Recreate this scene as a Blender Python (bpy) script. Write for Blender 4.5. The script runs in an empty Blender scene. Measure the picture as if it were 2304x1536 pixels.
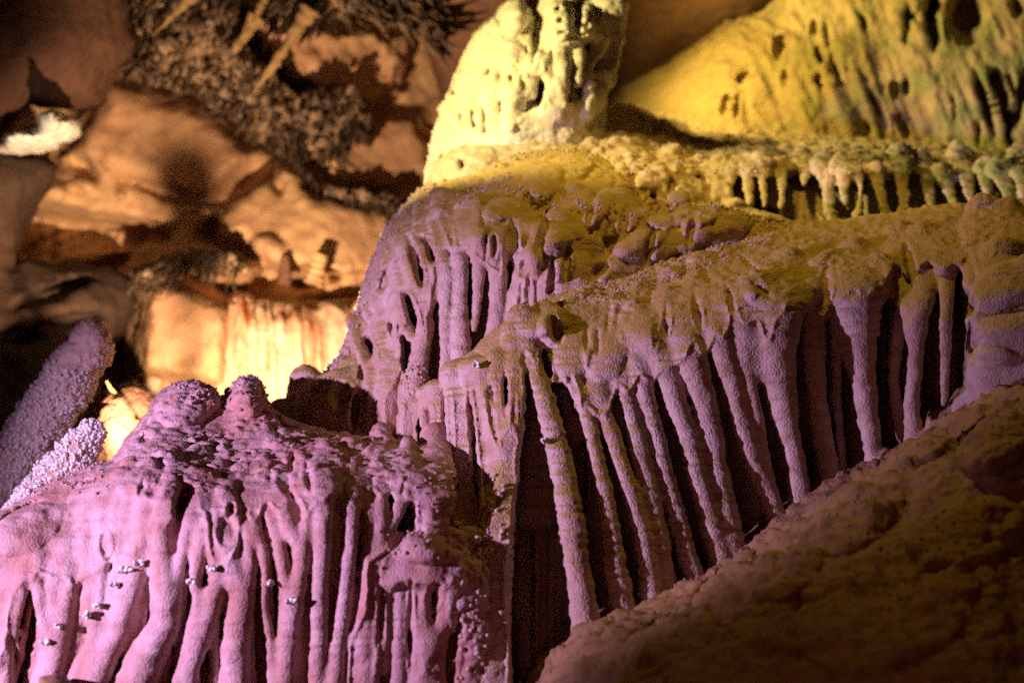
import bpy, math, random
import numpy as np
from mathutils import Matrix, Vector

# ---------------------------------------------------------------- camera
FPX = 3200.0                      # focal length in photograph pixels (2304 wide)
CX, CY = 1152.0, 768.0
scene = bpy.context.scene
C = scene.collection
cd = bpy.data.cameras.new('camera')
cam = bpy.data.objects.new('camera', cd)
C.objects.link(cam)
cd.sensor_width = 36.0
cd.lens = 36.0 * FPX / 2304.0
cd.clip_start = 0.05
cd.clip_end = 200.0
PITCH = math.radians(14)
cam.location = (0, 0, 1.5)
cam.rotation_euler = (math.pi / 2 + PITCH, 0, 0)
scene.camera = cam
cd.dof.use_dof = True
cd.dof.focus_distance = 4.15
cd.dof.aperture_fstop = 1.4
MW = np.array(Matrix.Translation((0, 0, 1.5)) @ Matrix.Rotation(math.pi / 2 + PITCH, 4, 'X'))

def to_world(px, py, Z):
    """points of the place given by direction and distance seen from the tripod"""
    p = np.stack([(px - CX) * Z / FPX, (CY - py) * Z / FPX, -Z], -1)
    return p @ MW[:3, :3].T + MW[:3, 3]

def at(px, py, Z):
    return Vector(to_world(np.float64(px), np.float64(py), np.float64(Z)))

# ---------------------------------------------------------------- world and lamps (a show cave lit by coloured spot lamps, plus an added boulder spot and fill)
w = bpy.data.worlds.new("World")
scene.world = w
w.use_nodes = True
w.node_tree.nodes['Background'].inputs[0].default_value = (0.035, 0.012, 0.006, 1)
w.node_tree.nodes['Background'].inputs[1].default_value = 0.10
scene.view_settings.view_transform = 'Standard'
scene.view_settings.look = 'None'
scene.view_settings.exposure = 0.0
scene.view_settings.gamma = 1.0
scene.cycles.use_denoising = False
scene.cycles.sample_clamp_indirect = 2.0
scene.cycles.max_bounces = 5
scene.cycles.diffuse_bounces = 3
scene.cycles.glossy_bounces = 2

def lamp(name, kind, src, dst, energy, color, size=0.05, angle=60, blend=0.5):
    l = bpy.data.lights.new(name, kind)
    l.energy = energy
    l.color = color
    if kind == 'SPOT':
        l.spot_size = math.radians(angle)
        l.spot_blend = blend
    l.shadow_soft_size = size
    o = bpy.data.objects.new(name, l)
    C.objects.link(o)
    o.location = at(*src)
    d = at(*dst) - at(*src)
    o.rotation_euler = d.to_track_quat('-Z', 'Y').to_euler()
    return o

lamp('purple_spot_lamp', 'SPOT', (-4448, 720, 2.0), (985, 1215, 4.6), 1280, (0.76, 0.48, 1.0), 0.04, 46, 0.9)
lamp('yellow_spot_lamp', 'SPOT', (200, -250, 4.7), (1300, 170, 5.75), 340, (1.0, 0.80, 0.29), 0.04, 60, 0.6)
lamp('yellow_wall_lamp', 'SPOT', (1440, -40, 6.45), (1900, 160, 6.9), 68, (1.0, 0.70, 0.16), 0.05, 140, 0.6)
lamp('warm_wall_lamp', 'SPOT', (380, 1018, 4.75), (640, 600, 7.8), 730, (1.0, 0.64, 0.38), 0.02, 88, 0.6)
lamp('added_boulder_spot', 'SPOT', (-500, 520, 5.4), (90, 300, 6.35), 34, (1.0, 0.78, 0.62), 0.03, 26, 0.6)  # added spot, only there to brighten the pale boulder
lamp('amber_ceiling_lamp', 'SPOT', (1500, -700, 4.95), (1720, 520, 4.8), 90, (1.0, 0.62, 0.08), 0.08, 80, 0.7)
lamp('rose_fill_lamp', 'SPOT', (100, 1000, 0.4), (900, 1050, 4.0), 20, (1.0, 0.27, 0.25), 0.2, 100, 0.8)  # added fill near the camera, lifts and reddens the shadows

# ---------------------------------------------------------------- noise
def _hash(ix, iy, iz, seed):
    h = (ix.astype(np.uint32) * np.uint32(374761393) + iy.astype(np.uint32) * np.uint32(668265263)
         + iz.astype(np.uint32) * np.uint32(2147483647) + np.uint32(seed * 1274126177 & 0xffffffff))
    h = (h ^ (h >> np.uint32(13))) * np.uint32(1274126177)
    h = (h ^ (h >> np.uint32(16))) * np.uint32(2246822519)
    return h ^ (h >> np.uint32(15))

def rnd(ix, iy, iz, seed):
    return _hash(ix, iy, iz, seed).astype(np.float32) / np.float32(4294967295.0)

def noise3(P, seed=0):
    """value noise in -1..1 at points P (n,3)"""
    P = P.astype(np.float32) + 1000
    i = np.floor(P).astype(np.int64)
    f = P - i
    f = f * f * f * (f * (f * 6 - 15) + 10)
    r = 0
    for dx in (0, 1):
        wx = f[:, 0] if dx else 1 - f[:, 0]
        for dy in (0, 1):
            wy = f[:, 1] if dy else 1 - f[:, 1]
            for dz in (0, 1):
                wz = f[:, 2] if dz else 1 - f[:, 2]
                r = r + wx * wy * wz * rnd(i[:, 0] + dx, i[:, 1] + dy, i[:, 2] + dz, seed)
    return r * 2 - 1

def fbm(P, octv=3, seed=0):
    a, r, t = 1.0, 0, 0
    for o in range(octv):
        r = r + a * noise3(P * (2.03 ** o), seed + o)
        t += a
        a *= 0.5
    return r / t

def worley(P, seed=0):
    """distance to the nearest scattered point, cells of size 1"""
    P = P.astype(np.float32) + 1000
    i = np.floor(P).astype(np.int64)
    f = P - i
    best = np.full(len(P), 9.0, np.float32)
    for dx in (-1, 0, 1):
        for dy in (-1, 0, 1):
            for dz in (-1, 0, 1):
                a, b, c = i[:, 0] + dx, i[:, 1] + dy, i[:, 2] + dz
                d = ((dx + rnd(a, b, c, seed) - f[:, 0]) ** 2 + (dy + rnd(a, b, c, seed + 1) - f[:, 1]) ** 2
                     + (dz + rnd(a, b, c, seed + 2) - f[:, 2]) ** 2)
                best = np.minimum(best, d)
    return np.sqrt(best)

def noise1(x, seed):
    x = np.asarray(x, np.float64)
    return noise3(np.stack([x, x * 0 + 0.5, x * 0 + 0.5], -1).reshape(-1, 3), seed).reshape(x.shape)

def sstep(a, b, x):
    t = np.clip((x - a) / (b - a), 0, 1)
    return t * t * (3 - 2 * t)

# ---------------------------------------------------------------- fields
def smin(a, b, k):
    h = np.maximum(k - np.abs(a - b), 0) / k
    return np.minimum(a, b) - h * h * (k * 0.25)

def smax(a, b, k):
    return -smin(-a, -b, k)

def poly_sdf(X, Y, poly):
    P = np.array(poly, float)
    Q = np.roll(P, -1, 0)
    best = np.full(X.shape, 1e18)
    inside = np.zeros(X.shape, bool)
    for (ax, ay), (bx, by) in zip(P, Q):
        ex, ey = bx - ax, by - ay
        L = ex * ex + ey * ey + 1e-9
        t = np.clip(((X - ax) * ex + (Y - ay) * ey) / L, 0, 1)
        best = np.minimum(best, (X - ax - t * ex) ** 2 + (Y - ay - t * ey) ** 2)
        if ay != by:
            c = ((Y >= min(ay, by)) & (Y < max(ay, by))) & (X < ax + (Y - ay) * ex / (by - ay))
            inside ^= c
    d = np.sqrt(best)
    return np.where(inside, -d, d)

def interp(ctrl, X, Y):
    """smooth surface through control points (thin-plate spline)"""
    c = np.array(ctrl, float)
    n = len(c)
    s = 500.0
    def U(r2):
        return np.where(r2 > 1e-12, r2 * np.log(r2 + 1e-12), 0)
    px, py = c[:, 0] / s, c[:, 1] / s
    K = U((px[:, None] - px) ** 2 + (py[:, None] - py) ** 2) + np.eye(n) * 0.02
    A = np.zeros((n + 3, n + 3))
    A[:n, :n] = K
    A[:n, n] = 1; A[:n, n + 1] = px; A[:n, n + 2] = py
    A[n:, :n] = A[:n, n:].T
    sol = np.linalg.solve(A, np.r_[c[:, 2], 0, 0, 0])
    out = sol[n] + sol[n + 1] * X / s + sol[n + 2] * Y / s
    for k in range(n):
        out = out + sol[k] * U((X / s - px[k]) ** 2 + (Y / s - py[k]) ** 2)
    return out

def resample(pts, step):
    """Catmull-Rom through (x, y, r, dz) rows, then one row per step of y"""
    P = np.array([tuple(p) + (0.0,) * (4 - len(p)) for p in pts], float)
    Q = np.vstack([2 * P[0] - P[1], P, 2 * P[-1] - P[-2]])
    Q[0, 2:] = P[0, 2:]; Q[-1, 2:] = P[-1, 2:]
    out = []
    for i in range(1, len(Q) - 2):
        for t in np.linspace(0, 1, 24, endpoint=False):
            a, b, c_, d = Q[i - 1], Q[i], Q[i + 1], Q[i + 2]
            out.append(0.5 * (2 * b + (c_ - a) * t + (2 * a - 5 * b + 4 * c_ - d) * t * t + (3 * b - a - 3 * c_ + d) * t ** 3))
    out.append(Q[-2])
    out = np.array(out)
    return out[np.argsort(out[:, 1], kind='stable')]

# ---------------------------------------------------------------- one solid from a field: surface nets
def surface_nets(F, LAB):
    S = F < 0
    nx, ny, nz = F.shape
    cnt = np.zeros((nx - 1, ny - 1, nz - 1), np.uint8)
    for a in (0, 1):
        for b in (0, 1):
            for c in (0, 1):
                cnt += S[a:nx - 1 + a, b:ny - 1 + b, c:nz - 1 + c]
    act = (cnt > 0) & (cnt < 8)
    I, J, K = np.nonzero(act)
    idx = np.full(act.shape, -1, np.int32)
    idx[I, J, K] = np.arange(len(I), dtype=np.int32)
    acc = np.zeros((len(I), 3)); n = np.zeros(len(I))
    for ax in range(3):
        o = [(0, 0), (0, 1), (1, 0), (1, 1)]
        for (u, v) in o:
            d0 = [0, 0, 0]
            oth = [k for k in range(3) if k != ax]
            d0[oth[0]] = u; d0[oth[1]] = v
            d1 = list(d0); d1[ax] = 1
            f0 = F[I + d0[0], J + d0[1], K + d0[2]]
            f1 = F[I + d1[0], J + d1[1], K + d1[2]]
            m = (f0 < 0) != (f1 < 0)
            t = np.where(m, f0 / np.where(m, f0 - f1, 1), 0)
            p = np.stack([np.full(len(I), float(q)) for q in d0], -1)
            p[:, ax] = t
            acc += p * m[:, None]
            n += m
    V = acc / n[:, None] + np.stack([I, J, K], -1)
    lab = LAB[I, J, K]
    quads = []
    # x edges
    for ax in range(3):
        a, b = [k for k in range(3) if k != ax]
        s0 = [slice(None)] * 3; s1 = [slice(None)] * 3
        s0[ax] = slice(0, -1); s1[ax] = slice(1, None)
        ch = S[tuple(s0)] != S[tuple(s1)]
        i = np.stack(np.nonzero(ch), -1)
        ok = (i[:, a] > 0) & (i[:, b] > 0) & (i[:, a] < F.shape[a] - 1) & (i[:, b] < F.shape[b] - 1)
        i = i[ok]
        def cell(da, db):
            q = i.copy(); q[:, a] -= da; q[:, b] -= db
            return idx[q[:, 0], q[:, 1], q[:, 2]]
        q = np.stack([cell(1, 1), cell(0, 1), cell(0, 0), cell(1, 0)], -1)
        flip = ~S[i[:, 0], i[:, 1], i[:, 2]]
        if ax == 1:
            flip = ~flip
        q[flip] = q[flip][:, ::-1]
        quads.append(q)
    Q = np.concatenate(quads)
    return V, Q, lab

def vnormals(V, Q):
    a, b, c, d = (V[Q[:, k]] for k in range(4))
    n = np.cross(c - a, d - b)
    N = np.zeros_like(V)
    for k in range(4):
        for ax in range(3):
            N[:, ax] += np.bincount(Q[:, k], n[:, ax], len(V))
    return N / (np.linalg.norm(N, axis=1, keepdims=True) + 1e-12)

def make_mesh(name, V, Q, N, mat, parent=None, loc=None):
    used = np.unique(Q)
    remap = np.full(len(V), -1, np.int64); remap[used] = np.arange(len(used))
    me = bpy.data.meshes.new(name)
    v = V[used]
    if loc is not None:
        v = v - np.array(loc)
    q = remap[Q].astype(np.int32)
    me.vertices.add(len(v)); me.vertices.foreach_set('co', v.astype(np.float32).ravel())
    me.loops.add(q.size); me.loops.foreach_set('vertex_index', q.ravel())
    me.polygons.add(len(q))
    me.polygons.foreach_set('loop_start', np.arange(0, q.size, q.shape[1], dtype=np.int32))
    me.polygons.foreach_set('loop_total', np.full(len(q), q.shape[1], np.int32))
    me.polygons.foreach_set('use_smooth', np.ones(len(q), bool))
    me.update(calc_edges=True)
    me.validate()
    if N is not None:
        try:
            me.normals_split_custom_set_from_vertices([tuple(x) for x in N[used].tolist()])
        except Exception as e:
            print('normals', e)
    me.materials.append(mat)
    o = bpy.data.objects.new(name, me)
    C.objects.link(o)
    if parent is not None:
        o.parent = parent
    elif loc is not None:
        o.location = loc
    return o

def tag(o, label=None, cat=None, group=None, kind=None):
    if label: o['label'] = label
    if cat: o['category'] = cat
    if group: o['group'] = group
    if kind: o['kind'] = kind
    return o

def empty(name, loc):
    o = bpy.data.objects.new(name, None)
    C.objects.link(o)
    o.location = loc
    return o

class Rock:
    """a solid of cave stone: a body whose front lies at given distances, plus drip columns fused to it"""
    def __init__(s, box, zr, step, dz, ctrl, sil=None, silk=0.12, seed=1):
        s.x = np.arange(box[0], box[2] + 1, step, dtype=np.float64)
        s.y = np.arange(box[1], box[3] + 1, step, dtype=np.float64)
        s.z = np.arange(zr[0], zr[1], dz, dtype=np.float64)
        s.step, s.dz, s.seed = step, dz, seed
        s.ctrl = ctrl
        s.X2, s.Y2 = np.meshgrid(s.x, s.y, indexing='ij')
        s.S = interp(ctrl, s.X2, s.Y2)
        s.D = s.S.copy()
        s.sil, s.silk = sil, silk
        s.cols = []
        s.marks = []
        s.smoothmask = np.zeros_like(s.S)
    def jitter(s, amp, scale, seed):
        P = np.stack([s.X2.ravel() / scale, s.Y2.ravel() / scale, np.full(s.X2.size, 0.5)], -1)
        return (fbm(P, 3, seed) * amp).reshape(s.X2.shape)
    def recess(s, poly, depth, soft=22, jit=14, jscale=40, arch=0):
        d = poly_sdf(s.X2, s.Y2, poly) + s.jitter(jit, jscale, s.seed + 5)
        if arch:      # the lip runs up between the columns in narrow arches
            P = np.stack([s.X2.ravel() / 24, s.Y2.ravel() / 150, np.full(s.X2.size, 2.5)], -1)
            d = d + arch * noise3(P, s.seed + 15).reshape(s.X2.shape)
        m = 1 - sstep(-soft, soft * 0.3, d)
        if depth > .11:      # ribs on the back of the hollow
            P = np.stack([s.X2.ravel() / 17, s.Y2.ravel() / 210, np.full(s.X2.size, .5)], -1)
            s.D += m * .05 * noise3(P, s.seed + 77).reshape(s.X2.shape)
        s.D += m * depth
        s.smoothmask = np.maximum(s.smoothmask, m)
    def pits(s, lst):
        for (x, y, rx, ry, rot, dep) in lst:
            a = math.radians(rot)
            u = (s.X2 - x) * math.cos(a) + (s.Y2 - y) * math.sin(a)
            v = -(s.X2 - x) * math.sin(a) + (s.Y2 - y) * math.cos(a)
            q = np.sqrt((u / rx) ** 2 + (v / ry) ** 2)
            s.D += (1 - sstep(0.55, 1.15, q)) * dep
    def bumps(s, lst):
        """rounded swellings (x, y, rx, ry, rot, height in metres)"""
        for (x, y, rx, ry, rot, h) in lst:
            a = math.radians(rot)
            u = (s.X2 - x) * math.cos(a) + (s.Y2 - y) * math.sin(a)
            v = -(s.X2 - x) * math.sin(a) + (s.Y2 - y) * math.cos(a)
            q = (u / rx) ** 2 + (v / ry) ** 2
            s.D -= h * np.sqrt(np.clip(1 - q, 0, 1))
    def build(s, bump=None, kcol=0.014, kbase=0.035):
        F2 = s.D
        gx, gy = np.gradient(F2, s.step)
        px_m = F2 / FPX
        slope = 1 / np.sqrt(1 + (gx / px_m) ** 2 + (gy / px_m) ** 2)
        slope = np.clip(slope, 0.12, 1)
        F = ((F2[:, :, None] - s.z[None, None, :]) * slope[:, :, None]).astype(np.float32)
        if s.sil is not None:
            d = poly_sdf(s.X2, s.Y2, s.sil)
            d = d + s.jitter(5, 22, s.seed + 9)
            G = (d[:, :, None] * (s.z[None, None, :] / FPX)).astype(np.float32)
            F = smax(F, G, s.silk)
        LAB = np.zeros(F.shape, np.int16)
        COL = np.full(F.shape, 1.0, np.float32)
        for n, c in enumerate(s.cols, 1):
            pts, opt = c
            up = opt.get('up', 0)
            if up:      # the column starts as a low rib on the cap above
                (xa, ya), (xb, yb) = pts[0][:2], pts[1][:2]
                sl = (xb - xa) / max(yb - ya, 1)
                pts = [(xa - sl * up * .6, ya - up, pts[0][2] * .55, .4 * pts[0][2] * 4 / FPX)] + list(pts)
            R = resample(pts, s.step)
            y0, y1 = R[0, 1], R[-1, 1]
            rmax = R[:, 2].max()
            mpx = 34
            j0 = max(0, int((y0 - rmax - mpx - s.y[0]) / s.step)); j1 = min(len(s.y), int((y1 + rmax + mpx - s.y[0]) / s.step) + 2)
            i0 = max(0, int((R[:, 0].min() - rmax * 1.2 - mpx - s.x[0]) / s.step)); i1 = min(len(s.x), int((R[:, 0].max() + rmax * 1.2 + mpx - s.x[0]) / s.step) + 2)
            if j1 - j0 < 2 or i1 - i0 < 2: continue
            yy = s.y[j0:j1]
            yc = np.clip(yy, y0, y1)
            cx = np.interp(yc, R[:, 1], R[:, 0])
            rp = np.interp(yc, R[:, 1], R[:, 2])
            dzc = np.interp(yc, R[:, 1], R[:, 3])
            sd = s.seed * 100 + n
            ring = opt.get('ring', 0.05); lam = opt.get('lam', 15)
            rp = rp * (1 + ring * noise1(yc / lam, sd) + 0.10 * noise1(yc / 75, sd + 3))
            cx = cx + 0.10 * rp * noise1(yc / 60, sd + 7) + 0.5 * rp * ring * noise1(yc / lam / 1.3, sd + 8)
            ff = opt.get('flare', 0.5)
            if ff: rp = rp * (1 + ff * np.exp(-np.maximum(yc - y0, 0) / 26.0))
            fb = opt.get('foot', 0.0)
            if fb: rp = rp * (1 + fb * np.exp(-np.maximum(y1 - yc, 0) / 26.0))
            # distance of the axis
            ic = np.clip((cx - s.x[0]) / s.step, 0, len(s.x) - 1.001)
            jc = np.clip((yc - s.y[0]) / s.step, 0, len(s.y) - 1.001)
            Sx = s.S[ic.astype(int), jc.astype(int)]
            Sx = np.convolve(np.pad(Sx, 6, mode='edge'), np.ones(13) / 13, 'valid')
            rm = rp * Sx / FPX
            Zc = Sx + rm * opt.get('sink', 0.35) + dzc
            if len(yc) > 2:
                dc = np.gradient(np.interp(yy, R[:, 1], R[:, 0]), s.step)
            cosv = 1 / np.sqrt(1 + np.clip(dc, -1.2, 1.2) ** 2)
            k0 = max(0, int((Zc.min() - rm.max() - 0.06 - s.z[0]) / s.dz)); k1 = min(len(s.z), int((Zc.max() + rm.max() + 0.06 - s.z[0]) / s.dz) + 2)
            if k1 - k0 < 2: continue
            zz = s.z[k0:k1]
            XX = (s.x[i0:i1, None, None] - cx[None, :, None]) * zz[None, None, :] / FPX * cosv[None, :, None]
            ZZ = (zz[None, None, :] - Zc[None, :, None]) / opt.get('deep', 1.0)
            YY = ((yy - yc) * Zc / FPX)[None, :, None]
            A = np.sqrt(XX * XX + ZZ * ZZ + YY * YY) - rm[None, :, None]
            A = A.astype(np.float32)
            sub = (slice(i0, i1), slice(j0, j1), slice(k0, k1))
            L = LAB[sub]
            L[(A < COL[sub]) & (A < F[sub])] = n
            LAB[sub] = L
            COL[sub] = smin(COL[sub], A, opt.get('k', kcol))
        F = smin(F, COL, kbase)
        V, Q, lab = surface_nets(F, LAB)
        px = s.x[0] + V[:, 0] * s.step; py = s.y[0] + V[:, 1] * s.step; Z = s.z[0] + V[:, 2] * s.dz
        W = to_world(px, py, Z)
        # one light smoothing pass
        for it in range(2):
            acc = np.zeros_like(W); cn = np.zeros(len(W))
            for k in range(4):
                for kk in (1, 3):
                    o = Q[:, (k + kk) % 4]
                    for ax in range(3):
                        acc[:, ax] += np.bincount(Q[:, k], W[o, ax], len(W))
                    cn += np.bincount(Q[:, k], minlength=len(W))
            W = W * 0.5 + 0.5 * acc / np.maximum(cn, 1)[:, None]
        N = vnormals(W, Q)
        if bump is not None:
            h = bump(W, N, px, py, lab)
            W = W + N * h[:, None]
            N = vnormals(W, Q)
        s.W, s.Q, s.N, s.lab, s.px, s.py = W, Q, N, lab, px, py
        return s
    def scatter(s, mask, n, r0, r1, mat, name='popcorn_crust', seed=1, rise=.5, squash=1.0):
        rg = np.random.RandomState(seed)
        p = np.clip(mask(s.px, s.py), 0, 1)
        d = s.W - MW[:3, 3]
        facing = (s.N * d).sum(1) / np.linalg.norm(d, axis=1) < 0.25
        p = p * facing
        k = rg.choice(len(p), n, p=p / p.sum())
        bm = __import__('bmesh').new()
        __import__('bmesh').ops.create_icosphere(bm, subdivisions=1, radius=1)
        bv = np.array([v.co[:] for v in bm.verts]); bf = np.array([[v.index for v in f.verts] for f in bm.faces]); bm.free()
        r = rg.uniform(r0, r1, n) * rg.uniform(.6, 1, n)
        V = bv[None] * r[:, None, None] * (1 + .25 * rg.uniform(-1, 1, (n, len(bv), 1))) * np.array([1, 1, squash])
        V = V + (s.W[k] + s.N[k] * r[:, None] * rise)[:, None]
        V = V.reshape(-1, 3)
        Q = (bf[None] + (np.arange(n) * len(bv))[:, None, None]).reshape(-1, 3)
        N = np.zeros_like(V)
        o = make_mesh(name, V, Q, None, mat, s.root if s.root.type == 'EMPTY' else None, s.loc)
        if s.root.type != 'EMPTY':
            o.parent = s.root; o.location = (0, 0, 0)
        o['kind'] = 'stuff'
        return o
    def emit(s, name, label, cat, mat, body='body', colname='drip_column', minfaces=12, kind=None, single=False):
        c = s.W[s.Q[:, 0]]
        base = s.W[np.argmin(s.W[:, 2])]
        loc = (float(s.W[:, 0].mean()), float(s.W[:, 1].mean()), float(s.W[:, 2].min()))
        s.loc = loc
        fl = s.lab[s.Q].max(1) if len(s.cols) else np.zeros(len(s.Q), int)
        if single or not len(s.cols):
            o = make_mesh(name, s.W, s.Q, s.N, mat, None, loc)
            tag(o, label, cat, None, kind)
            s.root = o
            return o
        root = empty(name, loc)
        tag(root, label, cat, None, kind)
        cnts = np.bincount(fl, minlength=len(s.cols) + 1)
        small = np.isin(fl, np.nonzero(cnts < minfaces)[0])
        fl[small] = 0
        for n in range(1, len(s.cols) + 1):      # a part is one connected piece; loose flakes belong to the body
            ids = np.nonzero(fl == n)[0]
            if len(ids) < minfaces: continue
            q = s.Q[ids]
            u, inv = np.unique(q, return_inverse=True)
            inv = inv.reshape(q.shape)
            L = np.arange(len(u))
            for _ in range(400):
                m = L[inv].min(1)
                L2 = L.copy()
                np.minimum.at(L2, inv.ravel(), np.repeat(m, q.shape[1]))
                L2 = L2[L2]
                if (L2 == L).all(): break
                L = L2
            fc = L[inv[:, 0]]
            big = np.bincount(fc).argmax()
            fl[ids[fc != big]] = 0
        make_mesh(body, s.W, s.Q[fl == 0], s.N, mat, root, loc)
        for n in range(1, len(s.cols) + 1):
            m = fl == n
            if m.sum() >= minfaces:
                make_mesh(s.cols[n - 1][1].get('name', colname), s.W, s.Q[m], s.N, mat, root, loc)
        s.root = root
        s.loc = loc
        return root

def std_bump(cap, seed=3, fine=0.0016, knob=0.012, cell=0.035, ripple=0.0, popamp=0.004, pop=0.012, stretch=(1, 1, 1)):
    """cap(px, py) -> 0..1 says where the crusty lumps sit"""
    def f(W, N, px, py, lab):
        c = cap(px, py)
        h = fine * 2.2 * fbm(W / 0.03, 3, seed)
        m = c > 0.02
        P = W[m] / cell * np.array(stretch)
        P = P + 0.35 * np.stack([noise3(P * 0.9, seed + 20), noise3(P * 0.9, seed + 21), noise3(P * 0.9, seed + 22)], -1)
        w1 = worley(P, seed + 30)
        w2 = worley(W[m] / pop, seed + 40)
        den = sstep(-0.25, 0.35, noise3(W[m] / 0.11, seed + 50))
        g = knob * (np.clip(1 - w1 * 1.25, 0, 1) ** 0.8) * (0.45 + 0.55 * den) + popamp * np.clip(1 - w2 * 1.3, 0, 1) * den
        h[m] += c[m] * g
        if ripple:
            h += ripple * (1 - c) * noise3(np.stack([W[:, 0] / 0.15, W[:, 1] / 0.15, W[:, 2] / 0.011], -1), seed + 60)
        return h
    return f

# ---------------------------------------------------------------- materials
def stone(name, cols, rough=0.75, grain=0.6, scale=1.0, streak=0.0, algae=None, spec=0.3, bumpd=0.004, top_tint=None):
    m = bpy.data.materials.new(name)
    m.use_nodes = True
    nt = m.node_tree
    nd, lk = nt.nodes, nt.links
    b = nd['Principled BSDF']
    b.inputs['Roughness'].default_value = rough
    b.inputs['Specular IOR Level'].default_value = spec
    geo = nd.new('ShaderNodeNewGeometry')
    def noise(sc, det=4, vec=None):
        n = nd.new('ShaderNodeTexNoise')
        n.inputs['Scale'].default_value = sc
        n.inputs['Detail'].default_value = det
        lk.new(vec or geo.outputs['Position'], n.inputs['Vector'])
        return n
    n1 = noise(3.0 * scale, 5)
    ramp = nd.new('ShaderNodeValToRGB')
    ramp.color_ramp.elements[0].position = 0.36
    ramp.color_ramp.elements[0].color = (*cols[0], 1)
    ramp.color_ramp.elements[1].position = 0.64
    ramp.color_ramp.elements[1].color = (*cols[1], 1)
    lk.new(n1.outputs['Fac'], ramp.inputs['Fac'])
    col = ramp.outputs['Color']
    n2 = noise(22 * scale, 6)
    mx = nd.new('ShaderNodeMix'); mx.data_type = 'RGBA'
    mr = nd.new('ShaderNodeMapRange'); mr.inputs[1].default_value = 0.45; mr.inputs[2].default_value = 0.75
    mr.inputs[4].default_value = 0.75
    lk.new(n2.outputs['Fac'], mr.inputs[0]); lk.new(mr.outputs[0], mx.inputs['Factor'])
    lk.new(col, mx.inputs['A']); mx.inputs['B'].default_value = (*cols[2], 1)
    col = mx.outputs['Result']
    if streak:
        mp = nd.new('ShaderNodeMapping')
        mp.inputs['Scale'].default_value = (9, 9, 0.7)
        lk.new(geo.outputs['Position'], mp.inputs['Vector'])
        n3 = noise(1.0, 5, mp.outputs['Vector'])
        mr3 = nd.new('ShaderNodeMapRange'); mr3.inputs[1].default_value = 0.44; mr3.inputs[2].default_value = 0.62
        mr3.inputs[4].default_value = streak
        lk.new(n3.outputs['Fac'], mr3.inputs[0])
        mx3 = nd.new('ShaderNodeMix'); mx3.data_type = 'RGBA'
        lk.new(mr3.outputs[0], mx3.inputs['Factor']); lk.new(col, mx3.inputs['A'])
        mx3.inputs['B'].default_value = (0.33, 0.12, 0.04, 1)
        col = mx3.outputs['Result']
    if algae:
        p, rad, c = algae
        vm = nd.new('ShaderNodeVectorMath'); vm.operation = 'DISTANCE'
        lk.new(geo.outputs['Position'], vm.inputs[0]); vm.inputs[1].default_value = p
        mra = nd.new('ShaderNodeMapRange'); mra.inputs[1].default_value = rad; mra.inputs[2].default_value = 0
        lk.new(vm.outputs['Value'], mra.inputs[0])
        na = noise(7, 6)
        mrb = nd.new('ShaderNodeMapRange'); mrb.inputs[1].default_value = 0.42; mrb.inputs[2].default_value = 0.6
        lk.new(na.outputs['Fac'], mrb.inputs[0])
        mu = nd.new('ShaderNodeMath'); mu.operation = 'MULTIPLY'
        lk.new(mra.outputs[0], mu.inputs[0]); lk.new(mrb.outputs[0], mu.inputs[1])
        mxa = nd.new('ShaderNodeMix'); mxa.data_type = 'RGBA'
        lk.new(mu.outputs[0], mxa.inputs['Factor']); lk.new(col, mxa.inputs['A'])
        mxa.inputs['B'].default_value = (*c, 1)
        col = mxa.outputs['Result']
    if top_tint:      # browner colour mixed in on the surfaces that face up
        sx = nd.new('ShaderNodeSeparateXYZ'); lk.new(geo.outputs['Normal'], sx.inputs[0])
        nz = noise(14, 5)
        sm = nd.new('ShaderNodeMath'); sm.operation = 'MULTIPLY_ADD'
        lk.new(nz.outputs['Fac'], sm.inputs[0]); sm.inputs[1].default_value = 0.9; lk.new(sx.outputs['Z'], sm.inputs[2])
        mrd = nd.new('ShaderNodeMapRange'); mrd.inputs[1].default_value = top_tint[1]; mrd.inputs[2].default_value = top_tint[1] + .35; mrd.inputs[4].default_value = .9
        lk.new(sm.outputs[0], mrd.inputs[0])
        mxd = nd.new('ShaderNodeMix'); mxd.data_type = 'RGBA'
        lk.new(mrd.outputs[0], mxd.inputs['Factor']); lk.new(col, mxd.inputs['A']); mxd.inputs['B'].default_value = (*top_tint[0], 1)
        col = mxd.outputs['Result']
    lk.new(col, b.inputs['Base Color'])
    # fine grain of the calcite crust
    g1 = noise(160 * scale, 6)
    g2 = nd.new('ShaderNodeTexVoronoi'); g2.inputs['Scale'].default_value = 150 * scale
    lk.new(geo.outputs['Position'], g2.inputs['Vector'])
    ad = nd.new('ShaderNodeMath'); ad.operation = 'MULTIPLY_ADD'
    lk.new(g2.outputs['Distance'], ad.inputs[0]); ad.inputs[1].default_value = -0.55
    lk.new(g1.outputs['Fac'], ad.inputs[2])
    bp = nd.new('ShaderNodeBump')
    bp.inputs['Strength'].default_value = grain
    bp.inputs['Distance'].default_value = bumpd
    lk.new(ad.outputs[0], bp.inputs['Height'])
    lk.new(bp.outputs['Normal'], b.inputs['Normal'])
    return m

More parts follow.
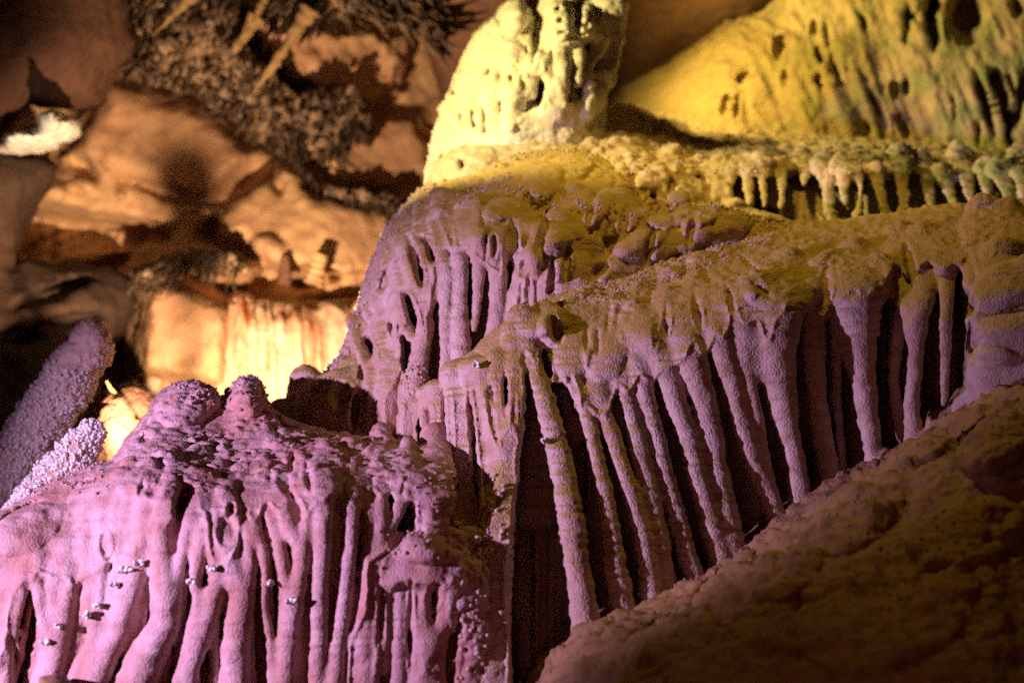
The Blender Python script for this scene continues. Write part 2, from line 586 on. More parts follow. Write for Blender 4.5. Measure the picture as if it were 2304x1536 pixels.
M_curtain = stone('rose_flowstone', [(0.42, 0.26, 0.23), (0.56, 0.40, 0.36), (0.34, 0.15, 0.11)], grain=0.55, bumpd=.005, streak=.45)
M_cent = stone('pale_flowstone', [(0.52, 0.38, 0.28), (0.60, 0.47, 0.38), (0.36, 0.22, 0.14)], grain=0.8, bumpd=.006)
M_centd = stone('brown_topped_flowstone', [(0.52, 0.38, 0.28), (0.60, 0.47, 0.38), (0.36, 0.22, 0.14)], grain=0.8, bumpd=.006, top_tint=((0.40, 0.29, 0.08), .62), streak=.3)
M_crust = stone('crusty_flowstone', [(0.48, 0.37, 0.24), (0.58, 0.46, 0.32), (0.34, 0.24, 0.14)], grain=0.7,
                algae=(tuple(at(2250, 330, 5.6)), 1.3, (0.30, 0.34, 0.12)))
M_dome = stone('cream_calcite', [(0.70, 0.62, 0.50), (0.75, 0.69, 0.58), (0.46, 0.36, 0.20)], grain=0.5)
M_white = stone('white_calcite', [(0.70, 0.70, 0.60), (0.76, 0.76, 0.68), (0.56, 0.50, 0.40)], grain=0.8)
M_wall = stone('ochre_limestone', [(0.50, 0.29, 0.17), (0.60, 0.39, 0.20), (0.27, 0.14, 0.08)], scale=0.5, streak=0.0, grain=0.5, bumpd=0.01)
M_shelf = stone('streaked_flowstone', [(0.64, 0.47, 0.32), (0.72, 0.58, 0.42), (0.52, 0.28, 0.15)], scale=0.5, streak=1.0, grain=0.3)
M_slope = stone('mossy_flowstone', [(0.50, 0.38, 0.18), (0.58, 0.44, 0.22), (0.34, 0.24, 0.10)], scale=0.7, grain=0.8, bumpd=0.01,
                algae=(tuple(at(2150, 170, 6.6)), 1.3, (0.28, 0.31, 0.10)))
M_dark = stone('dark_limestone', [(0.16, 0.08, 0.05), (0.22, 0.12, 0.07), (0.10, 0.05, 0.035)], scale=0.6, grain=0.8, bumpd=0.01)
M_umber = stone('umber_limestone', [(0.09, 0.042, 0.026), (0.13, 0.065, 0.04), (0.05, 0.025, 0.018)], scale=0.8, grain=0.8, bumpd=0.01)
M_black = stone('black_limestone', [(0.05, 0.03, 0.02), (0.08, 0.045, 0.03), (0.035, 0.02, 0.012)], scale=0.6, grain=0.8, bumpd=0.01)  # one even near-black base colour
M_tan = stone('tan_dripstone', [(0.22, 0.14, 0.06), (0.31, 0.21, 0.09), (0.12, 0.07, 0.03)], scale=2.0, grain=0.7)
M_needle = stone('brown_needles', [(0.10, 0.065, 0.045), (0.30, 0.21, 0.13), (0.05, 0.03, 0.02)], scale=2.5, grain=0.5)
M_fore = stone('brown_crust', [(0.27, 0.165, 0.07), (0.34, 0.21, 0.095), (0.16, 0.09, 0.04)], grain=0.7)

def col(pts, **o):
    return (pts, o)

def cv(rows, ox=0, oy=0, sc=1.0, **o):
    return ([(x / sc + ox, y / sc + oy, r) + tuple(rest) for x, y, r, *rest in rows], o)

QUAL = 1.0      # 1 = full mesh detail

# ================================================================ left front: rose flowstone curtain
A_ctrl = [(-450, 1270, 4.02), (-450, 1640, 3.92), (-120, 1180, 3.832), (-120, 1600, 3.632), (0, 1150, 3.81), (0, 1536, 3.63), (400, 1536, 3.618), (800, 1536, 3.606), (1150, 1560, 3.652), (130, 1080, 4.007), (60, 1200, 3.779), (300, 1150, 3.756), (370, 1100, 3.743), (500, 1130, 3.72), (720, 1075, 3.714), (950, 1090, 3.71), (300, 1010, 4.056), (270, 1060, 3.881), (470, 1060, 3.905), (420, 1100, 3.754), (400, 880, 4.389), (560, 870, 4.312), (500, 980, 4.21), (650, 985, 4.137), (800, 985, 4.124), (980, 1040, 3.896), (1010, 1100, 3.79), (900, 1230, 3.64), (960, 1205, 3.662), (870, 1300, 3.604), (1050, 1280, 3.64), (1090, 1230, 3.74), (600, 1400, 3.602), (200, 1400, 3.654), (800, 1120, 3.68)]
A_sil = [(-600, 1700), (-600, 1360), (-200, 1235), (-60, 1180), (0, 1150), (60, 1120), (130, 1078), (200, 1052), (255, 1035), (285, 990), (335, 935), (358, 890), (398, 867), (440, 862), (478, 880),
         (500, 905), (522, 878), (546, 856), (575, 855), (592, 890), (598, 918), (640, 942), (700, 972), (780, 980), (860, 985), (930, 1000), (990, 1030), (1022, 1075),
         (1020, 1130), (1008, 1190), (1050, 1215), (1100, 1232), (1135, 1300), (1140, 1420), (1150, 1700)]
A = Rock((-450, 830, 1190, 1640), (3.38, 4.9), 3.4, 0.008, A_ctrl, A_sil, 0.09, seed=11)
A.bumps([(425, 905, 80, 50, -20, 0.06), (560, 890, 48, 50, 0, 0.05), (455, 1070, 90, 30, 15, 0.03), (320, 1095, 60, 40, 20, 0.02),
         (575, 1090, 90, 60, -20, 0.03), (730, 1060, 110, 60, 5, 0.04), (900, 1050, 90, 45, 15, 0.03), (640, 1080, 26, 36, 0, .02),
         (510, 1150, 32, 60, 0, 0.03), (375, 1130, 30, 60, 0, .03), (200, 1120, 50, 40, -30, .03), (60, 1190, 90, 50, -30, .03), (960, 1225, 95, 45, 5, .05), (965, 1300, 110, 100, 0, .06)])
A.recess([(40, 1330), (80, 1290), (140, 1300), (215, 1290), (255, 1250), (300, 1245), (345, 1190), (395, 1165), (425, 1130), (470, 1140), (488, 1215),
          (500, 1260), (540, 1200), (575, 1150), (620, 1130), (660, 1140), (706, 1130), (760, 1110), (806, 1090), (850, 1110), (905, 1090), (935, 1130),
          (940, 1200), (870, 1215), (822, 1260), (800, 1400), (790, 1700), (-60, 1700), (20, 1450)], 0.19, 22, 10, 34, arch=34)
A.recess([(845, 1310), (880, 1320), (925, 1310), (990, 1330), (1040, 1330), (1030, 1600), (840, 1700)], 0.09, 16, 10, 30)
A.pits([(237, 1225, 16, 34, 0, .07), (344, 1105, 22, 16, 0, .12), (318, 1100, 9, 22, 20, .08), (362, 1088, 12, 24, 15, .08),
        (420, 1135, 30, 45, 10, .12), (510, 1195, 26, 44, 0, .10), (550, 1195, 15, 46, 0, .10), (519, 1150, 12, 20, 10, .06), (614, 1065, 12, 26, 20, .06),
        (640, 1075, 20, 40, -10, .08), (665, 1050, 18, 30, -10, .09), (696, 1078, 12, 40, -10, .06), (668, 1150, 20, 45, -15, .1), (538, 1275, 16, 34, 20, .06),
        (876, 1155, 14, 50, 8, .14), (905, 1185, 22, 60, 25, .16), (460, 1055, 24, 9, 10, .04), (330, 985, 16, 10, -30, .03), (365, 1050, 14, 9, 0, .03),
        (640, 950, 30, 12, 30, .04), (560, 905, 22, 32, 0, .0), (700, 1030, 12, 9, 0, .03), (830, 1010, 14, 8, 10, .03), (780, 1030, 16, 10, 0, .03),
        (975, 1345, 22, 34, 20, .12), (1030, 1400, 16, 46, -14, .12), (860, 1400, 9, 80, 0, .1), (925, 1420, 10, 110, 0, .12), (1020, 1110, 10, 30, 0, .05)])
k7 = dict(oy=1000, sc=2.866)
k8 = dict(ox=750, oy=1000, sc=2.866)
A.cols = [
    cv([(150, 880, 16), (90, 1150, 17), (40, 1350, 20), (20, 1700, 22)], **k7),
    cv([(240, 690, 20), (250, 900, 17), (265, 1100, 13), (283, 1225, 8)], **k7, flare=.2),
    cv([(338, 820, 20), (340, 900, 18), (330, 1050, 14), (320, 1230, 12), (340, 1300, 18)], **k7),
    cv([(420, 690, 34), (420, 900, 34), (400, 1100, 28), (370, 1300, 25), (320, 1480, 26), (280, 1650, 28)], **k7, sink=.55),
    cv([(560, 660, 18), (575, 900, 16), (570, 1050, 14), (600, 1200, 13), (560, 1350, 15), (480, 1520, 17), (440, 1620, 18)], **k7),
    cv([(690, 450, 22), (690, 620, 22), (685, 720, 14)], **k7),
    cv([(655, 760, 20), (640, 1000, 17), (612, 1150, 15), (600, 1350, 14)], **k7),
    cv([(770, 400, 20), (770, 600, 17), (775, 760, 15), (745, 900, 15), (720, 1050, 14), (650, 1250, 14), (600, 1400, 14), (540, 1600, 14)], **k7),
    cv([(950, 350, 30), (940, 600, 32), (880, 820, 30), (820, 1000, 30), (760, 1200, 30), (680, 1350, 33), (600, 1530, 36), (570, 1640, 38)], **k7, flare=.2),
    cv([(840, 330, 18), (842, 480, 18), (855, 600, 11)], **k7),
    cv([(1070, 300, 22), (1040, 600, 26), (1060, 800, 34), (1070, 1000, 36), (1060, 1150, 38), (980, 1300, 44), (900, 1480, 50), (860, 1640, 54)], **k7, flare=.25),
    cv([(1250, 420, 20), (1200, 600, 16), (1150, 800, 15), (1130, 1000, 14)], **k7),
    cv([(1320, 420, 22), (1290, 700, 20), (1255, 870, 13), (1290, 1000, 18), (1245, 1200, 18), (1210, 1350, 16), (1150, 1530, 16), (1120, 1640, 18)], **k7),
    cv([(1410, 560, 15), (1380, 780, 12), (1400, 850, 20), (1340, 1100, 26), (1270, 1300, 24), (1210, 1530, 26), (1180, 1640, 28)], **k7, flare=0),
    cv([(1405, 350, 15), (1392, 520, 12), (1430, 690, 14)], **k7),
    cv([(1490, 690, 26), (1520, 850, 30), (1560, 1000, 30), (1530, 1200, 32), (1520, 1400, 34), (1520, 1640, 36)], **k7),
    cv([(1570, 380, 20), (1600, 600, 17), (1605, 800, 20), (1590, 1000, 17), (1585, 1150, 14)], **k7),
    cv([(1640, 330, 15), (1650, 550, 15), (1700, 700, 12), (1710, 900, 10), (1705, 1050, 10), (1740, 1250, 11), (1760, 1640, 12)], **k7),
    cv([(1720, 330, 18), (1780, 550, 18), (1820, 750, 16), (1850, 900, 13), (1890, 1020, 12)], **k7),
    cv([(1800, 220, 20), (1830, 400, 20), (1885, 560, 20), (1940, 650, 22), (1940, 800, 19), (1905, 1000, 22), (1860, 1200, 24), (1830, 1640, 28)], **k7),
    cv([(1960, 300, 18), (1985, 450, 17), (1960, 620, 15), (1935, 720, 12)], **k7),
    cv([(2090, 250, 28), (2085, 500, 24), (2070, 800, 21), (2060, 1100, 20), (2045, 1640, 22)], **k7),
    cv([(110, 230, 26), (110, 500, 19), (90, 800, 18), (60, 1100, 17), (20, 1400, 20), (0, 1640, 26)], **k8),
    cv([(220, 200, 16), (222, 400, 12), (215, 700, 10), (200, 820, 8)], **k8),
    cv([(300, 130, 24), (300, 400, 20), (300, 550, 19), (275, 700, 22), (240, 820, 26)], **k8),
    cv([(460, 200, 20), (430, 400, 15), (375, 530, 14), (330, 650, 20), (285, 780, 28)], **k8),
    cv([(650, 160, 44), (640, 320, 46), (625, 430, 34), (640, 560, 36)], **k8, sink=.4, ring=.12, name='lumpy_column'),
    cv([(225, 820, 22), (210, 1100, 20), (212, 1640, 22)], **k8, flare=.4),
    cv([(340, 880, 15), (345, 1150, 12), (312, 1350, 14), (300, 1450, 16)], **k8),
    cv([(430, 800, 20), (430, 1100, 17), (420, 1640, 20)], **k8),
    cv([(570, 830, 26), (560, 1100, 25), (600, 1300, 34), (560, 1640, 36)], **k8, ring=.12),
    cv([(760, 820, 32), (730, 1100, 26), (650, 1280, 26), (620, 1640, 40)], **k8, ring=.12),
    cv([(905, 830, 36), (900, 1100, 32), (890, 1300, 34), (870, 1640, 40)], **k8, ring=.12),
]
def capA(px, py):
    lip = np.interp(px, [0, 200, 330, 430, 500, 700, 940, 960, 1150], [1180, 1120, 1090, 1090, 1100, 1075, 1080, 1180, 1300])
    up = 1 - sstep(-25, 45, py - lip)
    knob = sstep(930, 960, px) * sstep(1180, 1200, py) * 0.6
    lum = sstep(925, 945, px) * (1 - sstep(1150, 1190, py)) * sstep(1060, 1090, py)
    return np.clip(np.maximum(np.maximum(up, knob), lum) * (0.25 + 0.75 * sstep(240, 380, px)), 0, 1)
for c in A.cols: c[1].setdefault('up', 70); c[1].setdefault('sink', .22)
rq = random.Random(9)      # thinner ribs set back between the main columns
for x in range(20, 840, 29):
    x = x + rq.uniform(-7, 7)
    lean = (560 - x) * .16
    ytop = np.interp(x, [0, 250, 400, 480, 600, 840], [1290, 1230, 1150, 1200, 1150, 1110]) + rq.uniform(-10, 30)
    A.cols.append(([(x, ytop, rq.uniform(12, 16)), (x - lean * .25, ytop + 120, rq.uniform(9, 13)), (x - lean * .6, ytop + 240, rq.uniform(9, 13)), (x - lean * 1.2, 1650, rq.uniform(11, 16))], dict(sink=rq.uniform(1.6, 3.2), flare=.5)))
A.build(std_bump(capA, 5, knob=0.016, cell=0.034, ripple=0.0022, fine=0.0014, stretch=(1, 1, 1.4)))
A.emit('flowstone_curtain', 'rose pink flowstone curtain of drip columns filling the lower left, two knobs on its crest', 'flowstone', M_curtain, 'crest')

# ================================================================ centre: tall draped cascade
B_ctrl = [(1300, 250, 5.7), (1000, 395, 5.35), (1150, 420, 5.0), (1300, 330, 5.4), (1500, 340, 5.35), (1350, 440, 4.95), (880, 480, 5.1), (940, 450, 5.1), (1010, 470, 4.78),
          (1100, 470, 4.72), (1200, 520, 4.62), (1300, 600, 4.52), (1450, 560, 4.68), (1650, 480, 4.85), (1750, 480, 5.0), (800, 680, 5.0), (900, 650, 4.62), (1050, 650, 4.52), (1150, 750, 4.46),
          (690, 890, 4.9), (790, 900, 4.62), (900, 950, 4.5), (1200, 800, 4.45), (850, 560, 4.95), (1000, 900, 4.42), (900, 1100, 4.4), (1300, 900, 4.4), (640, 1100, 4.8), (1800, 700, 4.8)]
B_sil = [(560, 1160), (645, 930), (655, 915), (690, 878), (738, 832), (765, 800), (788, 745), (806, 690), (826, 620), (852, 560), (868, 515), (905, 475), (935, 440), (965, 415), (985, 405),
         (1040, 392), (1075, 370), (1100, 350), (1200, 325), (1290, 318), (1350, 345), (1420, 400), (1480, 470), (1560, 460), (1640, 470), (1720, 500), (1800, 560), (1800, 900), (1300, 1000), (1250, 1200), (560, 1200)]
B = Rock((600, 290, 1840, 1200), (4.2, 5.9), 3.4, 0.009, B_ctrl, B_sil, 0.10, seed=23)
lob = lambda x0, y0, x1, y1, r, **o: ([(x0, y0, r), (x1, y1, r * o.pop('end', .85))], dict(name='draped_lobe', flare=0, ring=.04, sink=.25, lam=24, k=.03, **o))
B.bumps([(1165, 430, 110, 55, -25, 0.08), (1030, 430, 60, 40, -25, .05), (1120, 520, 70, 60, 0, .06), (1250, 400, 100, 40, -30, .05), (1290, 480, 110, 55, -35, .08),
         (1240, 570, 60, 70, -10, .07), (1180, 580, 40, 60, -10, .05), (1380, 480, 70, 55, -20, .07), (1300, 660, 90, 90, -30, .07), (1270, 540, 60, 30, -25, .03),
         (1440, 520, 80, 50, -30, .07), (1500, 470, 60, 45, -20, .06), (1420, 580, 90, 50, -35, .07), (1530, 540, 80, 42, -25, .06), (1620, 500, 90, 40, -10, .07), (1560, 480, 60, 30, 0, .06),
         (1060, 500, 40, 60, 0, .03), (700, 900, 60, 70, 20, .06), (765, 930, 70, 80, 0, .09), (770, 840, 40, 50, 10, .03), (870, 560, 50, 60, -60, .03), (840, 660, 30, 60, 15, .03)])
B.recess([(985, 560), (1010, 555), (1050, 560), (1085, 590), (1130, 620), (1160, 590), (1165, 500), (1170, 620), (1150, 760), (1100, 830), (1000, 940), (950, 960), (935, 1010),
          (900, 1010), (912, 900), (900, 760), (925, 700), (960, 760), (975, 640)], 0.40, 16, 8, 30)
B.recess([(815, 770), (850, 790), (850, 960), (822, 980), (800, 960), (806, 850)], .12, 14, 6)
B.recess([(865, 900), (905, 830), (905, 1000), (870, 1000)], .16, 12, 6)
B.pits([(936, 590, 15, 62, -14, .20), (970, 570, 12, 30, -12, .16), (985, 650, 9, 60, 10, .18), (925, 700, 16, 50, -20, .2), (830, 790, 18, 36, -12, .14), (882, 740, 9, 24, 0, .1),
        (1012, 520, 8, 46, -14, .14), (1000, 500, 8, 36, -20, .08), (1056, 660, 8, 110, 3, .2), (1145, 590, 12, 90, 4, .3), (1112, 560, 8, 30, 0, .12), (1093, 560, 7, 30, 0, .05),
        (1175, 605, 9, 20, 10, .10), (1190, 660, 10, 40, 0, .12), (1240, 640, 8, 60, 4, .25), (1222, 520, 12, 50, 12, .12), (1275, 590, 10, 44, 5, .08), (1330, 470, 10, 40, 10, .06),
        (1370, 540, 16, 50, 10, .06), (1350, 610, 30, 14, -30, .05), (960, 540, 20, 12, 0, .1), (1160, 560, 8, 60, 0, .15), (1100, 370, 10, 8, 0, .06), (1150, 370, 20, 8, 0, .03),
        (1040, 372, 8, 16, 0, .12), (730, 870, 14, 40, 20, .05), (800, 920, 12, 50, 6, .12), (1460, 560, 12, 50, 15, .07), (1405, 500, 12, 40, 12, .07), (1555, 520, 10, 34, 10, .08),
        (1500, 590, 40, 12, -30, .06), (1340, 560, 10, 50, 10, .08), (1185, 460, 16, 34, 10, .05), (1088, 480, 10, 30, 0, .05), (780, 790, 14, 14, 0, .05), (770, 890, 30, 34, 0, .03), (864, 630, 10, 30, 15, .05)])
k5 = dict(ox=750, oy=500, sc=2.845)
B.cols = [
    cv([(130, 640, 12), (160, 760, 11), (205, 850, 12), (245, 920, 18), (250, 1100, 17), (255, 1380, 20)], **k5, foot=.4),
    cv([(235, 580, 12), (290, 700, 10), (283, 850, 11), (250, 920, 13)], **k5),
    cv([(310, 520, 16), (325, 700, 18), (355, 800, 25), (370, 1000, 26), (350, 1200, 24), (340, 1400, 26)], **k5, sink=.5),
    cv([(405, 520, 14), (412, 680, 13), (375, 780, 14)], **k5),
    cv([(450, 200, 13), (422, 400, 12), (435, 570, 13), (500, 720, 14), (545, 770, 15)], **k5),
    cv([(475, 160, 16), (515, 350, 12), (560, 520, 16), (590, 640, 19), (560, 820, 22), (530, 1000, 25), (490, 1180, 23), (460, 1400, 26)], **k5),
    cv([(550, 90, 14), (600, 250, 13), (650, 300, 15), (640, 430, 15), (600, 530, 17)], **k5),
    cv([(610, 0, 13), (670, 180, 12), (685, 260, 11), (650, 320, 12)], **k5),
    cv([(690, -20, 20), (705, 200, 15), (735, 320, 22), (725, 420, 18), (722, 700, 16), (718, 900, 13), (690, 1080, 11)], **k5),
    cv([(720, -120, 22), (770, 50, 20), (815, 250, 19), (815, 500, 17), (815, 700, 22), (830, 950, 22)], **k5),
    cv([(900, -60, 22), (915, 150, 18), (930, 350, 15), (915, 550, 12), (902, 690, 6)], **k5, sink=.3),
    cv([(1010, 20, 16), (1030, 180, 17), (1055, 300, 22), (1055, 500, 20), (1040, 700, 22), (1000, 820, 22)], **k5),
    cv([(1105, -60, 20), (1100, 130, 13), (1075, 260, 14)], **k5),
    cv([(940, 20, 12), (985, 120, 10), (1025, 220, 12)], **k5),
    cv([(1180, 60, 20), (1195, 300, 16), (1165, 450, 14), (1150, 660, 18)], **k5),
    cv([(1280, 130, 30), (1310, 350, 32), (1290, 520, 26)], **k5, sink=.5),
    cv([(1240, 420, 16), (1250, 560, 14)], **k5),
    lob(1250, 510, 1235, 620, 34), lob(1165, 480, 1160, 560, 28), lob(1100, 500, 1096, 560, 22), lob(1060, 470, 1066, 540, 26),
    lob(1320, 560, 1290, 640, 34), lob(1370, 620, 1350, 700, 30), lob(1400, 450, 1385, 530, 28), lob(1450, 500, 1440, 560, 26), lob(1500, 520, 1480, 590, 26),
    lob(1290, 440, 1275, 510, 30), lob(1340, 480, 1330, 550, 26), lob(1555, 500, 1545, 560, 22), lob(1600, 490, 1600, 540, 24), lob(1650, 500, 1650, 545, 22), lob(1420, 590, 1400, 640, 24),
    lob(985, 440, 990, 500, 20), lob(950, 470, 952, 530, 16), lob(1530, 450, 1520, 490, 20),
    cv([(690, 860, 40), (670, 940, 34), (650, 1060, 40)], flare=0, sink=.3, name='rounded_lobe'),
    cv([(765, 880, 52), (750, 980, 44), (745, 1060, 40)], flare=0, sink=.2, name='rounded_lobe'),
    cv([(815, 870, 10), (818, 920, 9), (808, 985, 12)], flare=.3),
]
def capB(px, py):
    e = np.interp(px, [780, 860, 950, 1020, 1100, 1200, 1400, 1800], [800, 600, 470, 440, 440, 430, 450, 500])
    top = 1 - sstep(-20, 60, py - e)
    return np.clip(top * (0.35 + 0.4 * sstep(1250, 1500, px)) + 0.15 + 0.3 * (1 - sstep(20, 60, px - np.interp(py, [400, 500, 700, 900], [985, 870, 800, 670]))), 0, 1)
B.build(std_bump(capB, 7, knob=0.013, cell=0.035, ripple=0.002, fine=0.0018, popamp=.005))
B.emit('draped_flowstone', 'tall tapering flowstone cascade in the centre, lilac forked columns below brown draped lobes', 'flowstone', M_centd, 'upper_drapery')

# ================================================================ right: great organ-pipe cascade
C_ctrl = [(2750, 420, 4.8), (2750, 620, 4.1), (2750, 850, 4.0), (1330, 600, 4.60), (1250, 650, 4.40), (1450, 560, 4.75), (1650, 520, 4.85), (1900, 490, 4.9), (2304, 445, 4.8), (2500, 430, 4.8), (1190, 700, 4.22), (1240, 790, 4.12), (1350, 740, 4.18), (1470, 715, 4.14),
          (1700, 645, 4.16), (1950, 620, 4.22), (2150, 600, 4.24), (2304, 600, 4.15), (2500, 600, 4.1), (950, 880, 4.26), (1020, 860, 4.14), (1100, 800, 4.12), (1130, 900, 3.97), (1100, 1200, 3.74), (1300, 1400, 3.64), (1260, 1000, 3.88),
          (1500, 1100, 3.88), (1600, 900, 4.02), (1900, 800, 4.14), (1980, 1050, 4.10), (2250, 850, 4.0), (2400, 800, 3.95), (1100, 1600, 3.60), (1400, 1600, 3.62), (2300, 1100, 3.95), (960, 1100, 4.1), (1450, 900, 3.99)]
C_sil = [(925, 905), (950, 880), (1000, 850), (1060, 790), (1110, 745), (1150, 715), (1180, 690), (1215, 668), (1250, 645), (1300, 618), (1345, 598), (1400, 592), (1450, 570), (1530, 548), (1600, 530),
         (1650, 522), (1720, 505), (1800, 494), (1900, 488), (2000, 478), (2100, 466), (2200, 455), (2304, 448), (2800, 415), (2800, 1700), (1080, 1700), (1060, 1300), (1020, 1200), (940, 1120), (930, 1000)]
Cc = Rock((900, 400, 2720, 1620), (3.42, 5.05), 3.8, 0.009, C_ctrl, C_sil, 0.10, seed=37)
Cc.bumps([(1290, 640, 70, 40, -25, .04), (1215, 720, 50, 40, -20, .06), (1245, 735, 36, 44, 0, .05), (1310, 700, 60, 50, 0, .04), (1400, 660, 70, 40, -15, .03), (1440, 740, 50, 50, 0, .05), (1360, 790, 50, 70, 0, .05),
          (1290, 800, 40, 60, 10, .04), (1540, 690, 60, 40, -10, .04), (1640, 660, 70, 40, -10, .05), (1760, 650, 90, 50, 0, .06), (1920, 620, 110, 60, 0, .07), (2080, 590, 100, 60, 0, .06),
          (2260, 520, 70, 60, 0, .06), (2250, 640, 90, 60, -10, .08), (2270, 760, 90, 60, -10, .08), (2240, 860, 90, 80, 0, .05), (2300, 930, 100, 60, -20, .06), (1060, 830, 40, 40, 0, .03)])
Cc.recess([(1188, 800), (1215, 850), (1262, 880), (1300, 905), (1345, 930), (1390, 880), (1440, 850), (1490, 830), (1540, 800), (1590, 780), (1650, 720), (1730, 745), (1800, 690), (1850, 700), (1960, 660), (2010, 600),
           (2060, 610), (2120, 605), (2170, 585), (2190, 620), (2165, 700), (2172, 870), (2130, 900), (2090, 960), (1990, 1030), (1860, 1090), (1700, 1250), (1500, 1400), (1330, 1560), (1280, 1700), (1140, 1700),
           (1150, 1380), (1140, 1220), (1165, 1060), (1182, 900)], 0.62, 26, 10, 30, arch=30)
Cc.recess([(1125, 850), (1152, 840), (1146, 950), (1128, 990), (1100, 960), (1084, 880), (1100, 860)], .10, 12, 4)
Cc.recess([(958, 905), (975, 915), (978, 1100), (955, 1100), (940, 960)], .16, 9, 3)
Cc.pits([(1240, 718, 22, 40, -8, .0), (1252, 745, 14, 36, -18, .12), (1222, 800, 10, 18, 0, .08), (1000, 940, 7, 80, 0, .08), (1016, 950, 6, 90, -2, .08), (1066, 1000, 9, 150, -5, .16), (1110, 950, 8, 60, -12, .14),
         (1138, 900, 8, 66, -2, .16), (1132, 1010, 3, 8, 0, 0), (1290, 880, 12, 40, -14, .2), (1228, 830, 14, 40, -12, .15), (1370, 720, 10, 34, 10, .06), (1420, 700, 10, 30, 10, .05), (1500, 720, 10, 40, 0, .1), (1570, 700, 12, 50, -10, .12),
         (1650, 700, 10, 60, -14, .12), (1610, 640, 30, 9, 20, .05), (1720, 660, 34, 9, 35, .06), (1690, 600, 30, 8, 40, .04), (1860, 640, 14, 50, 0, .14), (2050, 600, 12, 54, -14, .14), (1320, 760, 8, 30, 0, .07), (1345, 770, 6, 30, 0, .04),
         (1265, 700, 8, 26, -10, .05), (1035, 1000, 8, 8, 0, 0), (1475, 760, 7, 30, 0, .06), (2225, 560, 14, 26, 10, .08), (2190, 760, 20, 40, 0, .08), (2180, 690, 24, 30, 0, .08), (1170, 770, 10, 10, 0, 0), (1080, 815, 8, 6, 0, .03)])
k6 = dict(ox=1500, oy=500, sc=2.8447)
R_ = dict(ring=.14, lam=10)
